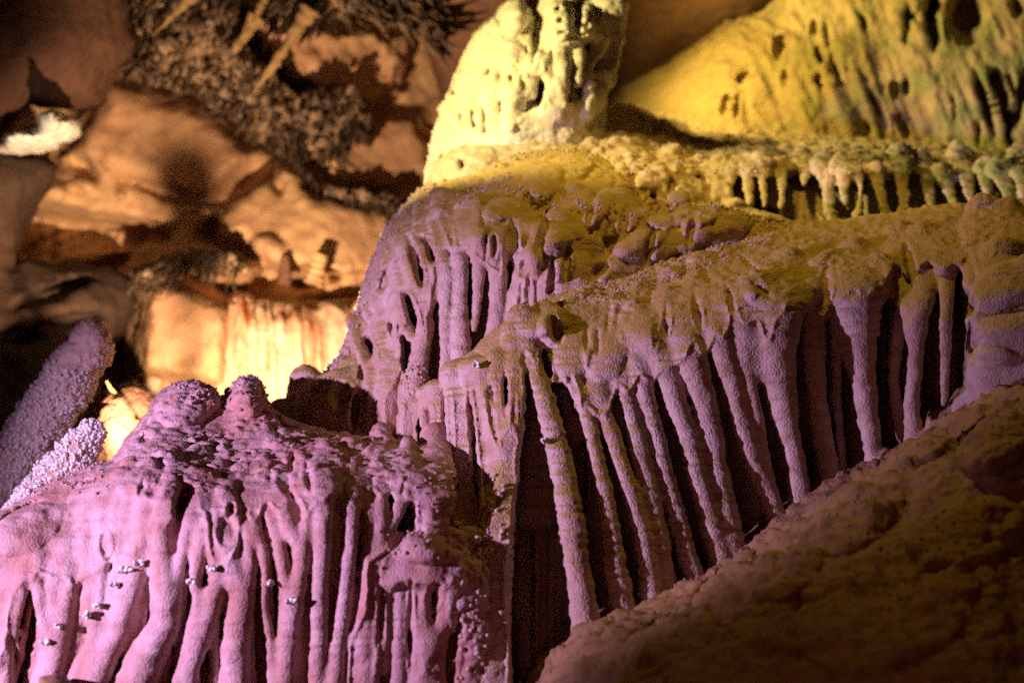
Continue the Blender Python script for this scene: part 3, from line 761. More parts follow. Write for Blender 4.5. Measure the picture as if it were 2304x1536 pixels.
Cc.cols = [
    cv([(954, 885, 13), (957, 957, 10), (962, 1060, 10)]),
    cv([(980, 880, 20), (984, 957, 17), (988, 1100, 18)]),
    cv([(1028, 850, 30), (1034, 940, 29), (1034, 1040, 29), (1038, 1100, 27), (1044, 1220, 28)], sink=.5),
    cv([(1058, 830, 16), (1068, 890, 13), (1079, 940, 12), (1088, 1040, 14), (1100, 1120, 20)]),
    cv([(1084, 830, 16), (1100, 904, 13), (1113, 967, 12), (1120, 1010, 12)]),
    cv([(1117, 810, 16), (1123, 887, 12), (1128, 950, 13), (1130, 1000, 14)]),
    cv([(1152, 745, 20), (1159, 816, 17), (1162, 887, 18), (1157, 945, 22), (1144, 1000, 30), (1132, 1087, 34), (1118, 1174, 38), (1116, 1244, 40), (1112, 1349, 42), (1103, 1454, 46), (1098, 1660, 52)], flare=.2, foot=0, name='knobbly_column'),
    # organ pipes from the left
    cv([(1172, 715, 20), (1195, 799, 21), (1222, 887, 24), (1246, 975, 27), (1264, 1050, 29), (1286, 1174, 30), (1302, 1279, 31), (1318, 1410, 34), (1325, 1480, 38)], **R_, sink=.2),
    cv([(1272, 800, 24), (1296, 869, 20), (1318, 922, 18), (1334, 992, 18), (1348, 1050, 19), (1366, 1140, 22), (1387, 1279, 26), (1402, 1375, 28), (1410, 1440, 30)], **R_, sink=.45),
    cv([(1318, 780, 24), (1336, 840, 19), (1354, 904, 17), (1368, 950, 20), (1384, 1000, 20), (1400, 1050, 20), (1428, 1140, 21), (1452, 1244, 23), (1466, 1335, 25), (1474, 1400, 28)], ring=.06, sink=.3),
    cv([(1366, 760, 28), (1388, 816, 23), (1408, 887, 22), (1432, 980, 22), (1450, 1060, 23), (1468, 1140, 25), (1485, 1244, 26), (1496, 1314, 28), (1505, 1370, 30)], **R_, sink=.5),
    cv([(1408, 750, 28), (1430, 799, 22), (1454, 890, 20), (1476, 980, 20), (1496, 1060, 20), (1518, 1140, 21), (1546, 1244, 22), (1566, 1310, 24)], **R_, sink=.35),
    cv([(1452, 720, 30), (1474, 781, 28), (1500, 834, 25), (1526, 922, 24), (1550, 992, 25), (1566, 1060, 26), (1590, 1150, 26), (1618, 1240, 30), (1630, 1300, 34)], **R_, sink=.2),
    cv([(1528, 690, 32), (1546, 740, 35), (1560, 816, 34), (1583, 904, 29), (1602, 992, 27), (1622, 1100, 26), (1642, 1200, 30), (1655, 1270, 36)], ring=.12, lam=12, sink=.2),
    cv([(1594, 660, 36), (1612, 710, 34), (1624, 781, 30), (1652, 887, 24), (1680, 992, 23), (1704, 1060, 22), (1732, 1120, 22), (1750, 1180, 26)], ring=.11, lam=12, sink=.3),
    cv([(1668, 780, 16), (1684, 850, 16), (1702, 930, 16), (1720, 1040, 16), (1735, 1120, 16)], sink=.4, ring=.03),
    cv([(1640, 640, 36), (1662, 700, 34), (1690, 760, 30), (1716, 830, 24)], sink=.6, ring=.05, k=.03),
    cv([(1766, 650, 58), (1752, 720, 54), (1748, 800, 46), (1756, 887, 36), (1772, 960, 29), (1790, 1040, 24), (1802, 1130, 26), (1808, 1180, 30)], ring=.05, sink=.2, flare=.15),
    cv([(1826, 640, 32), (1832, 781, 27), (1838, 887, 24), (1852, 992, 24), (1868, 1080, 24), (1876, 1140, 26)], ring=.08, sink=1.6),
    cv([(1880, 760, 14), (1884, 900, 12), (1896, 1060, 12), (1900, 1120, 12)], sink=9.0, ring=.03),
    cv([(1926, 630, 64), (1926, 700, 54), (1936, 781, 38), (1944, 860, 30), (1956, 950, 25), (1970, 1030, 24), (1990, 1080, 42)], **R_, sink=.2, flare=.1, foot=.3),
    cv([(1885, 650, 30), (1900, 740, 26), (1925, 820, 22)], **R_, sink=.7, k=.03),
    cv([(2030, 590, 36), (2040, 650, 34), (2058, 746, 24), (2060, 816, 17), (2052, 922, 20), (2060, 1010, 24)], **R_, sink=1.2),
    cv([(2078, 590, 36), (2080, 660, 28), (2068, 730, 20)], **R_, sink=.7, k=.03),
    cv([(2020, 760, 16), (2010, 860, 14), (2030, 980, 18)], sink=5.0),
    cv([(2130, 570, 30), (2130, 650, 18), (2127, 746, 15), (2126, 869, 11), (2122, 910, 8)], **R_, sink=.9),
    lob(1430, 700, 1424, 760, 22), lob(1500, 670, 1505, 720, 26), lob(1560, 650, 1570, 700, 24), lob(1375, 700, 1370, 760, 24), lob(1325, 720, 1320, 780, 22), lob(1280, 720, 1290, 790, 22), lob(1700, 640, 1700, 700, 26),
    lob(1855, 600, 1860, 660, 24), lob(1980, 600, 1985, 650, 26), lob(1230, 700, 1232, 750, 24), lob(2215, 480, 2200, 640, 40, sinkx=0), lob(2270, 480, 2260, 600, 38),
]
for c in Cc.cols:
    c[1].pop('sinkx', None)
    if c[0][0][0] in (2215, 2270): c[1].update(ring=.16, lam=16)
# stacked ribs of the right-hand bulk
for q, (x, y, r) in enumerate([(2250, 600, 66), (2262, 660, 58), (2235, 720, 60), (2270, 780, 66), (2250, 850, 70), (2330, 640, 70), (2340, 760, 80), (2340, 860, 80)]):
    Cc.cols.append(([(x, y - 18, r * .8), (x + 4, y + 18, r)], dict(name='stacked_rib', flare=0, ring=.1, lam=14, sink=.45, k=.02)))
def capC(px, py):
    lip = np.interp(px, [925, 1000, 1180, 1300, 1450, 1700, 2000, 2304, 2500], [870, 850, 700, 720, 690, 640, 600, 540, 520])
    up = 1 - sstep(-15, 55, py - lip)
    pop = sstep(1060, 1075, px) * (1 - sstep(1150, 1165, px)) * sstep(1080, 1120, py) * 0.35
    return np.clip(np.maximum(up * (0.2 + 0.8 * sstep(1230, 1330, px)) * (1 - .45 * sstep(1750, 2000, px)), pop), 0, 1)
for c in Cc.cols:
    if 'name' not in c[1] and c[0][0][0] > 1200: c[1].setdefault('up', 60)
Cc.build(std_bump(capC, 9, knob=0.015, cell=0.028, ripple=0.0022, fine=0.0016, popamp=.006, pop=.011, stretch=(1, .7, 1)))
Cc.emit('organ_pipe_flowstone', 'wide flowstone cascade on the right, leaning organ-pipe columns hanging before a black hollow', 'flowstone', M_centd, 'ledge')

# ================================================================ upper right ledge with fringe
D_ctrl = [(1150, 300, 5.6), (1300, 260, 6.0), (1420, 240, 6.3), (1560, 290, 6.4), (1800, 310, 6.4), (2304, 330, 6.4), (2500, 330, 6.4), (1250, 340, 5.45), (1380, 380, 5.3), (1500, 370, 5.45), (1700, 375, 5.5), (1900, 370, 5.5),
          (2304, 380, 5.5), (2500, 380, 5.5), (1450, 480, 5.1), (1700, 500, 5.3), (2000, 480, 5.35), (2304, 460, 5.35), (1300, 500, 5.1), (1700, 700, 5.2), (2400, 700, 5.2), (1000, 330, 5.6), (1020, 420, 5.35)]
D_sil = [(955, 480), (968, 390), (990, 345), (1040, 320), (1100, 290), (1170, 275), (1230, 250), (1300, 240), (1380, 238), (1430, 240), (1480, 262), (1550, 282), (1640, 298), (1750, 306), (1900, 316), (2050, 328), (2200, 336), (2304, 345), (2780, 360), (2780, 760), (960, 760)]
D = Rock((920, 200, 2700, 620), (4.95, 6.9), 3.8, 0.014, D_ctrl, D_sil, 0.12, seed=41)
D.recess([(1600, 400), (1660, 395), (1760, 392), (1800, 385), (1850, 382), (1900, 392), (2000, 388), (2080, 385), (2180, 380), (2304, 395), (2520, 400), (2520, 700), (1640, 700), (1620, 470)], 0.30, 12, 16, 30)
D.bumps([(1050, 370, 70, 50, -20, .06), (1420, 330, 60, 30, -20, .05), (1480, 400, 50, 26, -15, .06), (1540, 430, 40, 40, -15, .06), (1590, 400, 36, 26, -20, .06), (1700, 480, 60, 30, 20, -.12), (1400, 430, 60, 30, -20, .06)])
D.pits([(1040, 372, 7, 14, 0, .1), (1350, 285, 18, 20, 0, .12), (1510, 420, 12, 20, 0, .1), (1570, 410, 20, 18, 0, .12), (1600, 440, 18, 40, 0, .2), (1470, 450, 10, 30, 0, .1), (1420, 400, 10, 26, 0, .1)])
k3 = dict(ox=1500, oy=0, sc=2.8447)
fr = [[(390, 1090, 16), (385, 1200, 13), (420, 1300, 12)], [(520, 1080, 13), (520, 1200, 12), (530, 1310, 10)], [(600, 1060, 12), (615, 1180, 10), (625, 1310, 9)], [(720, 1070, 12), (740, 1180, 11), (735, 1320, 8)],
      [(870, 1030, 14), (885, 1100, 13), (880, 1170, 8)], [(990, 1050, 16), (1000, 1120, 14), (1010, 1190, 9)], [(1040, 1180, 13), (1035, 1300, 13), (1070, 1420, 16)], [(1105, 1040, 14), (1115, 1110, 13)],
      [(1140, 1120, 15), (1135, 1240, 12), (1160, 1330, 5)], [(1200, 1100, 14), (1240, 1200, 9), (1235, 1320, 10), (1220, 1410, 16)], [(1340, 1100, 16), (1365, 1220, 12), (1400, 1340, 11), (1440, 1400, 15)],
      [(1500, 990, 17), (1505, 1150, 16), (1520, 1280, 14), (1510, 1390, 16)], [(1620, 1010, 16), (1660, 1120, 15), (1680, 1250, 13), (1705, 1350, 8)], [(1760, 1110, 17), (1795, 1200, 15), (1840, 1320, 10)],
      [(1880, 1000, 20), (1920, 1150, 16), (1940, 1240, 14), (1965, 1320, 9)], [(2030, 1080, 18), (2050, 1180, 16), (2060, 1240, 10)], [(2140, 1100, 24), (2180, 1200, 18), (2200, 1290, 14)], [(290, 1090, 18), (270, 1180, 16), (240, 1280, 18)],
      [(340, 1040, 14), (350, 1110, 12)], [(220, 1060, 14), (210, 1130, 12)], [(2260, 1010, 22), (2290, 1180, 20), (2300, 1300, 18)]]
for r in fr:
    D.cols.append(cv(r, **k3, ring=.2, lam=12, sink=.3, flare=.3, name='short_stalactite'))
D.cols.append(cv([(1655, 470, 30), (1690, 486, 44), (1720, 500, 44)], flare=0, ring=.1, sink=-.3, name='broken_shelf'))
rg = random.Random(4)
for q in range(60):
    x = rg.uniform(1380, 1640); y = 350 + (x - 1380) * .12 + rg.uniform(0, 70)
    r = rg.uniform(8, 17)
    D.cols.append(([(x + r * .5, y - r * 1.1, r * .8), (x, y, r), (x - r * .3, y + r * 1.4, r * .7)], dict(flare=0, ring=.1, lam=12, sink=.1, k=.008, name='hanging_nub')))
def capD(px, py):
    return np.clip((1 - sstep(-10, 30, py - 385)) * (0.35 + 0.65 * sstep(1200, 1350, px)) * (1 - .3 * sstep(1700, 2000, px)), 0.0, 1)
D.build(std_bump(capD, 15, knob=0.034, cell=0.062, ripple=0.004, fine=0.003, popamp=.009, pop=.02, stretch=(1, .6, 1.3)), kcol=.016, kbase=.03)
D.emit('fringed_ledge', 'pitted yellow green ledge with a fringe of short stubby stalactites, behind the organ pipes', 'flowstone ledge', M_crust, 'ledge_top')

# ================================================================ the bright dome on top
E_ctrl = [(1000, 300, 5.9), (1100, 200, 5.75), (1150, 60, 5.85), (1240, 60, 5.8), (1300, 60, 5.7), (1300, 200, 5.6), (1150, 250, 5.6), (1050, 330, 5.6), (1380, 100, 5.9), (1350, 250, 5.7), (1200, 400, 5.5), (1000, 400, 5.6)]
E_sil = [(962, 430), (966, 385), (972, 330), (985, 290), (995, 250), (1012, 210), (1030, 165), (1050, 120), (1070, 80), (1095, 55), (1115, 40), (1125, 15), (1150, 3), (1172, 4), (1188, 20), (1196, 44), (1212, 34), (1218, 8), (1232, -20),
         (1290, -24), (1300, 6), (1315, -2), (1345, 2), (1375, 25), (1388, 60), (1386, 110), (1374, 140), (1366, 180), (1360, 215), (1362, 250), (1380, 330), (1300, 430)]
E = Rock((920, -60, 1430, 470), (5.4, 6.6), 3.4, 0.013, E_ctrl, E_sil, 0.16, seed=53)
E.bumps([(1160, 35, 42, 42, 0, .10), (1245, 40, 50, 60, 0, .08), (1340, 45, 50, 50, 0, .08), (1110, 110, 60, 60, -30, .05), (1280, 60, 60, 50, 0, .03), (1060, 200, 40, 60, 30, .03)])
k2 = dict(ox=750, oy=0, sc=2.845)
def mpits(lst, **k):
    return [(x / 2.845 + 750, y / 2.845, rx / 2.845, ry / 2.845, rot, d) for x, y, rx, ry, rot, d in lst]
E.recess([(1225, 140), (1250, 105), (1290, 100), (1335, 95), (1345, 130), (1340, 235), (1290, 240), (1235, 235), (1215, 200)], .14, 9, 4, 24)
E.recess([(1060, 245), (1110, 225), (1150, 215), (1190, 170), (1225, 165), (1225, 230), (1180, 265), (1135, 300), (1090, 305), (1050, 295)], .16, 9, 6, 24)
E.pits([(1206, 95, 11, 66, 6, .14), (1300, 40, 9, 40, 0, .12)])
E.pits(mpits([(1000, 480, 26, 50, 10, .14), (1060, 490, 24, 46, 8, .12), (1150, 520, 32, 70, 0, .16), (1215, 520, 22, 70, 0, .14), (820, 755, 18, 40, 0, .14), (905, 780, 22, 70, 0, .14), (1075, 790, 34, 70, -10, .16), (1240, 330, 16, 40, -10, .1),
              (1410, 350, 30, 66, 12, .14), (1640, 310, 36, 60, 12, .14), (1320, 600, 40, 110, 0, .18), (1530, 380, 24, 60, 0, .12), (1590, 560, 40, 100, 0, .18), (1440, 60, 26, 16, 0, .07), (1450, 130, 20, 20, 0, .06), (1560, 30, 16, 40, 30, .1),
              (1560, 160, 40, 26, 0, .06), (1620, 170, 24, 20, 0, .06), (1470, 210, 30, 14, 0, .05), (1600, 220, 26, 12, 0, .05), (1690, 60, 34, 50, 10, .08), (1200, 400, 40, 18, 20, .05), (1100, 230, 30, 12, 0, .03), (1120, 430, 30, 12, 0, .06),
              (1370, 470, 30, 60, 0, .0), (870, 640, 20, 12, 0, .04), (940, 560, 60, 8, -20, .03), (770, 600, 10, 12, 0, .08)]))
E.cols = [cv([(1465, 300, 17), (1460, 500, 17), (1440, 600, 16), (1420, 690, 26)], **k2), cv([(1700, 250, 18), (1690, 330, 14), (1635, 420, 11), (1640, 560, 13), (1620, 700, 22)], **k2),
          cv([(1570, 330, 12), (1575, 440, 9), (1570, 540, 7)], **k2), cv([(1345, 400, 14), (1385, 520, 12), (1400, 680, 18)], **k2), cv([(1275, 440, 14), (1255, 600, 13)], **k2), cv([(1185, 420, 12), (1195, 600, 8)], **k2),
          cv([(1160, 610, 30), (1150, 720, 24), (1150, 850, 28)], **k2, flare=.1, sink=.1), cv([(1030, 560, 20), (1020, 680, 17), (1035, 840, 18)], **k2), cv([(925, 640, 12), (940, 820, 10)], **k2), cv([(860, 660, 14), (865, 860, 12)], **k2),
          cv([(1730, 480, 12), (1720, 560, 14), (1700, 680, 14)], **k2), cv([(1060, 440, 12), (1050, 540, 10)], **k2), cv([(1770, 40, 30), (1790, 200, 24), (1760, 400, 22), (1740, 520, 20)], **k2, sink=1.2)]
for c in E.cols: c[1].update(ring=.13, lam=12, k=.02, name='drip_column'); c[1].setdefault('flare', .4)
E.build(std_bump(lambda x, y: 0.5 + 0 * x, 17, knob=0.026, cell=0.06, ripple=0.003, fine=0.003, popamp=.008, pop=.02), kcol=.02, kbase=.04)
E.emit('domed_stalagmite', 'bright cream yellow stalagmite with twin bumpy domes and arched windows, on top of the cascade', 'stalagmite', M_dome, 'dome')

# ================================================================ dark crusted slope in front, lower right
F_ctrl = [(2850, 700, 3.8), (2850, 1200, 3.35), (2850, 1650, 2.7), (1200, 1536, 3.42), (1330, 1390, 3.50), (1560, 1290, 3.62), (1740, 1160, 3.75), (1990, 1010, 3.85), (2304, 840, 3.80), (2550, 750, 3.75), (1500, 1536, 2.9), (1800, 1400, 3.05), (2304, 1250, 3.2), (2304, 1536, 2.75),
          (2500, 1700, 2.6), (2000, 1200, 3.4), (1300, 1700, 2.85), (1900, 1100, 3.65), (2250, 1020, 3.5), (2550, 1200, 3.25), (1100, 1700, 3.0)]
F_sil = [(1130, 1720), (1190, 1560), (1225, 1480), (1270, 1445), (1300, 1405), (1400, 1362), (1490, 1325), (1560, 1292), (1610, 1262), (1680, 1218), (1740, 1165), (1800, 1130), (1860, 1090), (1930, 1050), (1990, 1015), (2060, 975), (2110, 940),
         (2160, 905), (2230, 880), (2304, 845), (2420, 800), (2560, 780), (2860, 740), (2860, 1720)]
Fr = Rock((1120, 700, 2800, 1680), (2.0, 4.3), 4.6, 0.014, F_ctrl, F_sil, 0.16, seed=61)
Fr.bumps([(2060, 1010, 90, 40, -25, .07), (2240, 1000, 90, 60, -30, .10), (1700, 1320, 160, 70, -25, .05), (2000, 1400, 200, 110, -20, .07), (2180, 1200, 140, 80, -20, .07), (1500, 1450, 120, 60, -30, .05), (1900, 1200, 120, 50, -25, .05), (1640, 1260, 60, 30, -20, .03)])
Fr.pits([(2100, 1300, 60, 24, -20, .05), (1800, 1380, 50, 20, -30, .04)])
fb = std_bump(lambda x, y: 1 + 0 * x, 19, knob=0.026, cell=0.055, fine=0.004, popamp=.006, pop=.013)
Fr.build(lambda W, N, px, py, lab: fb(W, N, px, py, lab) + .03 * fbm(W / .20, 3, 66) + .008 * fbm(W / .07, 2, 67))
Fr.emit('crusted_rock_slope', 'dim brown rock slope with a knobbly crust, out of focus in the lower right corner', 'rock', M_fore, single=True)

# ================================================================ the cave behind
W_ctrl = [(-600, -600, 7.4), (-600, 600, 7.2), (-600, 1600, 7.0), (0, 0, 7.9), (400, 300, 7.95), (700, 500, 7.65), (850, 500, 7.9), (1000, 100, 8.6), (1400, 100, 8.6), (200, 500, 7.65), (300, 700, 7.5), (600, 800, 7.3),
          (1600, -600, 7.8), (2300, 0, 8.0), (3000, 600, 7.8), (1200, 1500, 7.8), (3000, -600, 7.5), (600, -600, 7.6), (3000, 1600, 7.5)]
Wl = Rock((-620, -620, 3000, 1560), (6.2, 9.0), 9.0, 0.045, W_ctrl, None, seed=71)
Wl.recess([(240, 160), (330, 185), (470, 220), (610, 350), (560, 405), (480, 470), (300, 440), (120, 360), (170, 260)], -0.35, 60, 14, 50)
Wl.recess([(480, 480), (560, 410), (640, 348), (690, 380), (720, 430), (830, 450), (890, 460), (930, 640), (760, 640), (640, 610), (490, 540)], -0.42, 38, 12, 50)
Wl.recess([(700, 250), (830, 240), (960, 240), (1000, 420), (900, 460), (740, 420), (680, 350)], -0.22, 40, 16, 60)
Wl.recess([(285, 600), (330, 540), (420, 520), (500, 560), (600, 590), (560, 640), (400, 640), (300, 620)], -0.6, 44, 14, 40)
Wl.recess([(300, 620), (380, 610), (470, 640), (540, 680), (530, 900), (280, 870), (290, 740)], -0.75, 50, 10, 60)
Wl.recess([(-300, 470), (60, 455), (300, 505), (470, 540), (300, 620), (-300, 640)], 0.25, 30, 14, 60)
Wl.recess([(-100, 300), (500, 480), (430, 545), (280, 500), (60, 470), (-300, 500)], -0.2, 30, 10, 60)
Wl.recess([(540, 0), (700, 60), (820, 40), (930, 90), (900, 210), (800, 260), (640, 190), (560, 90)], -0.5, 30, 16, 50)
Wl.pits([ (690, 640, 40, 12, 5, .2), (755, 622, 20, 12, 0, .3), (620, 410, 12, 40, -20, .10)])
Wl.bumps([(170, 390, 60, 16, 45, .12), (240, 400, 70, 14, 50, .12), (330, 440, 70, 14, 25, .1), (430, 465, 80, 10, 8, .12), (120, 430, 40, 26, 0, .1), (540, 610, 50, 26, 15, .15), (600, 580, 40, 60, -10, .12), (760, 650, 80, 26, -5, .2)])
# furrows worn into the lower left of the wall
for k in range(7):
    Wl.bumps([(40 + 34 * k, 560 + 14 * k - k * k * 2, 150, 9, -28 + 3 * k, .07)])
def bumpW(W, N, px, py, lab):
    r = sstep(250, 400, px) * (1 - sstep(900, 1000, px)) * (1 - sstep(150, 300, py))
    return 0.035 * fbm(W / 0.30, 4, 5) + 0.012 * fbm(W / 0.06, 3, 8) + r * 0.05 * fbm(W / .09, 3, 9)
Wl.build(bumpW)
Wl.emit('cave_wall', None, None, M_wall, single=True, kind='structure')

# cave floor far below and out of sight, so that the chamber is closed
def sheet(name, pts, mat, seg=24):
    a, b, c_, d = [np.array(p, float) for p in pts]
    u, v = np.meshgrid(np.linspace(0, 1, seg), np.linspace(0, 1, seg), indexing='ij')
    P = (a * ((1 - u) * (1 - v))[..., None] + b * (u * (1 - v))[..., None] + c_ * (u * v)[..., None] + d * ((1 - u) * v)[..., None]).reshape(-1, 3)
    P[:, 2] += 0.12 * fbm(P / 0.7, 3, 4)
    q = np.arange(seg * seg).reshape(seg, seg)
    Q = np.stack([q[:-1, :-1], q[1:, :-1], q[1:, 1:], q[:-1, 1:]], -1).reshape(-1, 4)
    return tag(make_mesh(name, P, Q, vnormals(P, Q), mat), kind='structure')
sheet('cave_floor', [(-7, -2, -1.6), (7, -2, -1.6), (7, 10, -1.2), (-7, 10, -1.2)], M_wall)

# ---- mossy flowstone slope, upper right
S_ctrl = [(1390, 240, 7.4), (1500, 200, 7.2), (1640, 130, 7.1), (1740, 20, 7.1), (1900, -100, 7.0), (1600, 300, 6.8), (1900, 330, 6.7), (2304, 350, 6.5), (2500, 350, 6.4), (2304, 0, 6.6), (2304, -250, 6.8), (2550, 0, 6.4), (2000, 150, 6.75), (1800, 500, 6.8), (2400, 500, 6.5)]
S_sil = [(1370, 330), (1372, 235), (1400, 205), (1450, 172), (1510, 140), (1560, 100), (1630, 55), (1690, 40), (1745, 10), (1780, -60), (1900, -300), (2900, -300), (2900, 560), (1370, 560)]
Sl = Rock((1330, -260, 2860, 520), (6.0, 8.2), 5.0, 0.028, S_ctrl, S_sil, 0.22, seed=83)
q3 = lambda L: [(x / 2.8447 + 1500, y / 2.8447, rx / 2.8447 * 1.2, ry / 2.8447, rot, d * .8) for x, y, rx, ry, rot, d in L if ry > 1.9 * rx or ry > 100 or d > .3]
Sl.pits(q3([(720, 300, 22, 80, -6, .14), (765, 500, 14, 60, -8, .08), (950, 180, 18, 60, 0, .10), (985, 350, 18, 60, -12, .14), (1030, 230, 16, 100, -8, .10), (1085, 440, 26, 100, -16, .2), (990, 520, 26, 60, -24, .16), (1160, 440, 18, 60, -8, .1),
            (895, 580, 26, 30, 0, .08), (1550, 110, 30, 90, 8, .16), (1600, 110, 18, 60, 10, .12), (1700, 150, 42, 180, -6, .34), (1710, 40, 50, 90, 0, .34), (1905, 100, 110, 170, 0, .45), (2240, 40, 20, 60, -16, .2), (1350, 700, 26, 140, -22, .2),
            (1500, 800, 22, 90, -30, .12), (1465, 570, 16, 50, -8, .1), (1540, 560, 20, 60, -6, .14), (1290, 800, 18, 50, -18, .1), (2040, 660, 36, 220, -18, .30), (2150, 640, 46, 220, -17, .36), (2190, 860, 30, 90, -6, .3), (2270, 640, 30, 200, 8, .3),
            (2000, 840, 16, 80, 0, .14), (2210, 560, 16, 90, -20, .16), (1840, 700, 12, 80, -8, .06), (480, 490, 16, 40, 10, .1), (450, 680, 12, 90, 4, .12), (375, 680, 20, 80, 10, .10), (380, 540, 24, 20, 0, .06), (170, 560, 44, 60, -10, .14),
            (1440, 330, 40, 12, -50, .08), (1550, 380, 34, 26, 0, .1), (1430, 440, 30, 30, 0, .08), (1260, 160, 30, 60, -10, .08), (850, 640, 20, 20, 0, .06), (1380, 340, 30, 12, -40, .06), (1530, 250, 18, 60, 0, .1)]))
Sl.bumps(q3([(270, 760, 80, 50, 0, .16), (40, 750, 60, 40, 0, .12), (1400, 600, 200, 60, 0, .05), (2100, 350, 200, 60, -20, .08), (1060, 700, 160, 80, 0, .06)]))
def bumpS(W, N, px, py, lab):
    st = np.stack([W[:, 0] / .07 + W[:, 2] / .25, W[:, 1] / .1, W[:, 2] / .42], -1)
    return (0.045 * fbm(st, 4, 5) - .04 * np.clip(noise3(st * .7, 55) - .25, 0, 1)) * sstep(1560, 1700, px) + 0.014 * fbm(W / 0.05, 3, 8) * sstep(1500, 1650, px) + .03 * fbm(W / .4, 2, 3)
Sl.build(bumpS)
Sl.emit('flowstone_slope', 'yellow and moss green streaked rock slope with dark slots, filling the upper right corner', 'rock slope', M_slope, single=True)

# ---- dark overhang above, between dome and slope
O_ctrl = [(900, -200, 7.0), (1000, 100, 7.6), (1400, 0, 7.4), (1450, 200, 8.0), (1700, -100, 7.2), (1800, -300, 7.0), (1200, 200, 8.0)]
Ov = Rock((900, -500, 1900, 330), (6.6, 8.4), 7.0, 0.035, O_ctrl, [(930, -600), (945, 60), (1000, 250), (1100, 330), (1400, 330), (1480, 200), (1700, 60), (1850, -120), (1950, -600)], 0.25, seed=87)
Ov.build(lambda W, N, px, py, lab: 0.03 * fbm(W / 0.3, 4, 15))
Ov.emit('ceiling_rock', 'smooth dark brown ceiling rock behind and to the right of the bright dome', 'ceiling rock', M_dark, single=True)

# ---- dark smooth rock, upper left
T_ctrl = [(0, 0, 6.4), (280, 0, 6.7), (300, 100, 6.8), (150, 240, 6.6), (-400, -400, 6.0), (-400, 300, 6.2), (100, 120, 6.35)]
T = Rock((-560, -560, 420, 360), (5.8, 7.8), 6.0, 0.03, T_ctrl, [(-700, -700), (330, -700), (300, -100), (288, 0), (296, 40), (312, 95), (300, 130), (262, 165), (240, 200), (222, 228), (160, 246), (110, 240), (70, 232), (40, 260), (10, 290), (-60, 330), (-700, 350)], 0.3, seed=91)
T.build(lambda W, N, px, py, lab: 0.03 * fbm(W / 0.25, 4, 25) + .004 * fbm(W / .03, 2, 5))
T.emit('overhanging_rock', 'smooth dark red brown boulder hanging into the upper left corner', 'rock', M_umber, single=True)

# ---- dark rocks along the left edge
G = Rock((-560, 320, 440, 1250), (5.9, 7.6), 6.0, 0.03, [(0, 350, 6.6), (120, 380, 6.8), (0, 560, 6.7), (100, 620, 6.7), (300, 640, 6.9), (200, 800, 6.6), (0, 900, 6.3), (-400, 600, 6.2), (0, 1200, 6.2)],
         [(-700, 345), (-20, 350), (60, 356), (112, 362), (132, 378), (118, 410), (90, 450), (62, 500), (30, 560), (40, 590), (120, 600), (200, 604), (270, 620), (305, 650), (300, 690), (262, 760), (238, 830), (232, 900), (330, 960), (380, 1100), (380, 1300), (-700, 1300)], 0.25, seed=93)
G.pits([(60, 560, 60, 16, -50, .12), (120, 660, 100, 18, -20, .14), (150, 720, 90, 18, -10, .14), (40, 760, 60, 30, 0, .14)])
G.build(lambda W, N, px, py, lab: 0.05 * fbm(W / 0.22, 4, 35))
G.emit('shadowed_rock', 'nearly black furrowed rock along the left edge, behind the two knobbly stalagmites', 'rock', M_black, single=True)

# ---- white calcite knob, left edge
K = Rock((-160, 220, 230, 400), (6.0, 7.0), 4.0, 0.02, [(0, 320, 6.35), (120, 290, 6.25), (170, 300, 6.5), (-100, 320, 6.4)],
         [(-140, 350), (-40, 330), (0, 322), (12, 308), (30, 300), (60, 294), (82, 282), (92, 262), (110, 250), (135, 252), (160, 262), (178, 278), (180, 300), (168, 322), (140, 326), (132, 345), (110, 350), (80, 352), (40, 358), (0, 357), (-140, 380)], 0.12, seed=95)
K.bumps([(110, 280, 30, 28, 0, .06), (145, 300, 28, 28, 0, .05), (110, 330, 30, 24, 0, .05), (50, 325, 40, 26, 0, .05), (10, 330, 34, 24, 0, .04)])
K.build(lambda W, N, px, py, lab: 0.018 * fbm(W / 0.07, 3, 45))
K.emit('pale_boulder', 'white lumpy calcite boulder jutting in from the left edge below the dark rock', 'boulder', M_white, single=True)

# ---- streaked flowstone shelf at the foot of the wall
H_ctrl = [(540, 660, 6.75), (700, 680, 6.85), (850, 680, 7.0), (520, 900, 6.6), (700, 900, 6.7), (900, 900, 6.9), (600, 1100, 6.6), (450, 800, 6.8), (330, 830, 6.9), (300, 1000, 6.8)]
H = Rock((230, 600, 960, 1130), (6.2, 7.6), 4.4, 0.022, H_ctrl, [(250, 1100), (262, 900), (290, 850), (320, 815), (380, 790), (440, 765), (485, 740), (500, 700), (512, 672), (530, 658), (556, 660), (575, 672), (640, 682), (720, 678), (800, 672), (940, 680), (940, 1120), (300, 1120)], 0.2, seed=97)
for (x, w_, h_) in [(520, 22, .05), (548, 16, .05), (575, 12, .035), (598, 9, .03), (615, 8, .03), (640, 14, .03), (668, 16, .05), (700, 30, .04), (760, 50, .05), (830, 50, .05)]:
    H.bumps([(x, 790, w_, 150, -3, h_)])
H.build(lambda W, N, px, py, lab: 0.02 * fbm(np.stack([W[:, 0] / .1, W[:, 1] / .1, W[:, 2] / .6], -1), 4, 55) + .006 * fbm(W / .04, 3, 5))
H.emit('flowstone_shelf', 'brightly lit cream shelf with rust brown streaks hanging behind the curtain knobs', 'flowstone shelf', M_shelf, single=True)

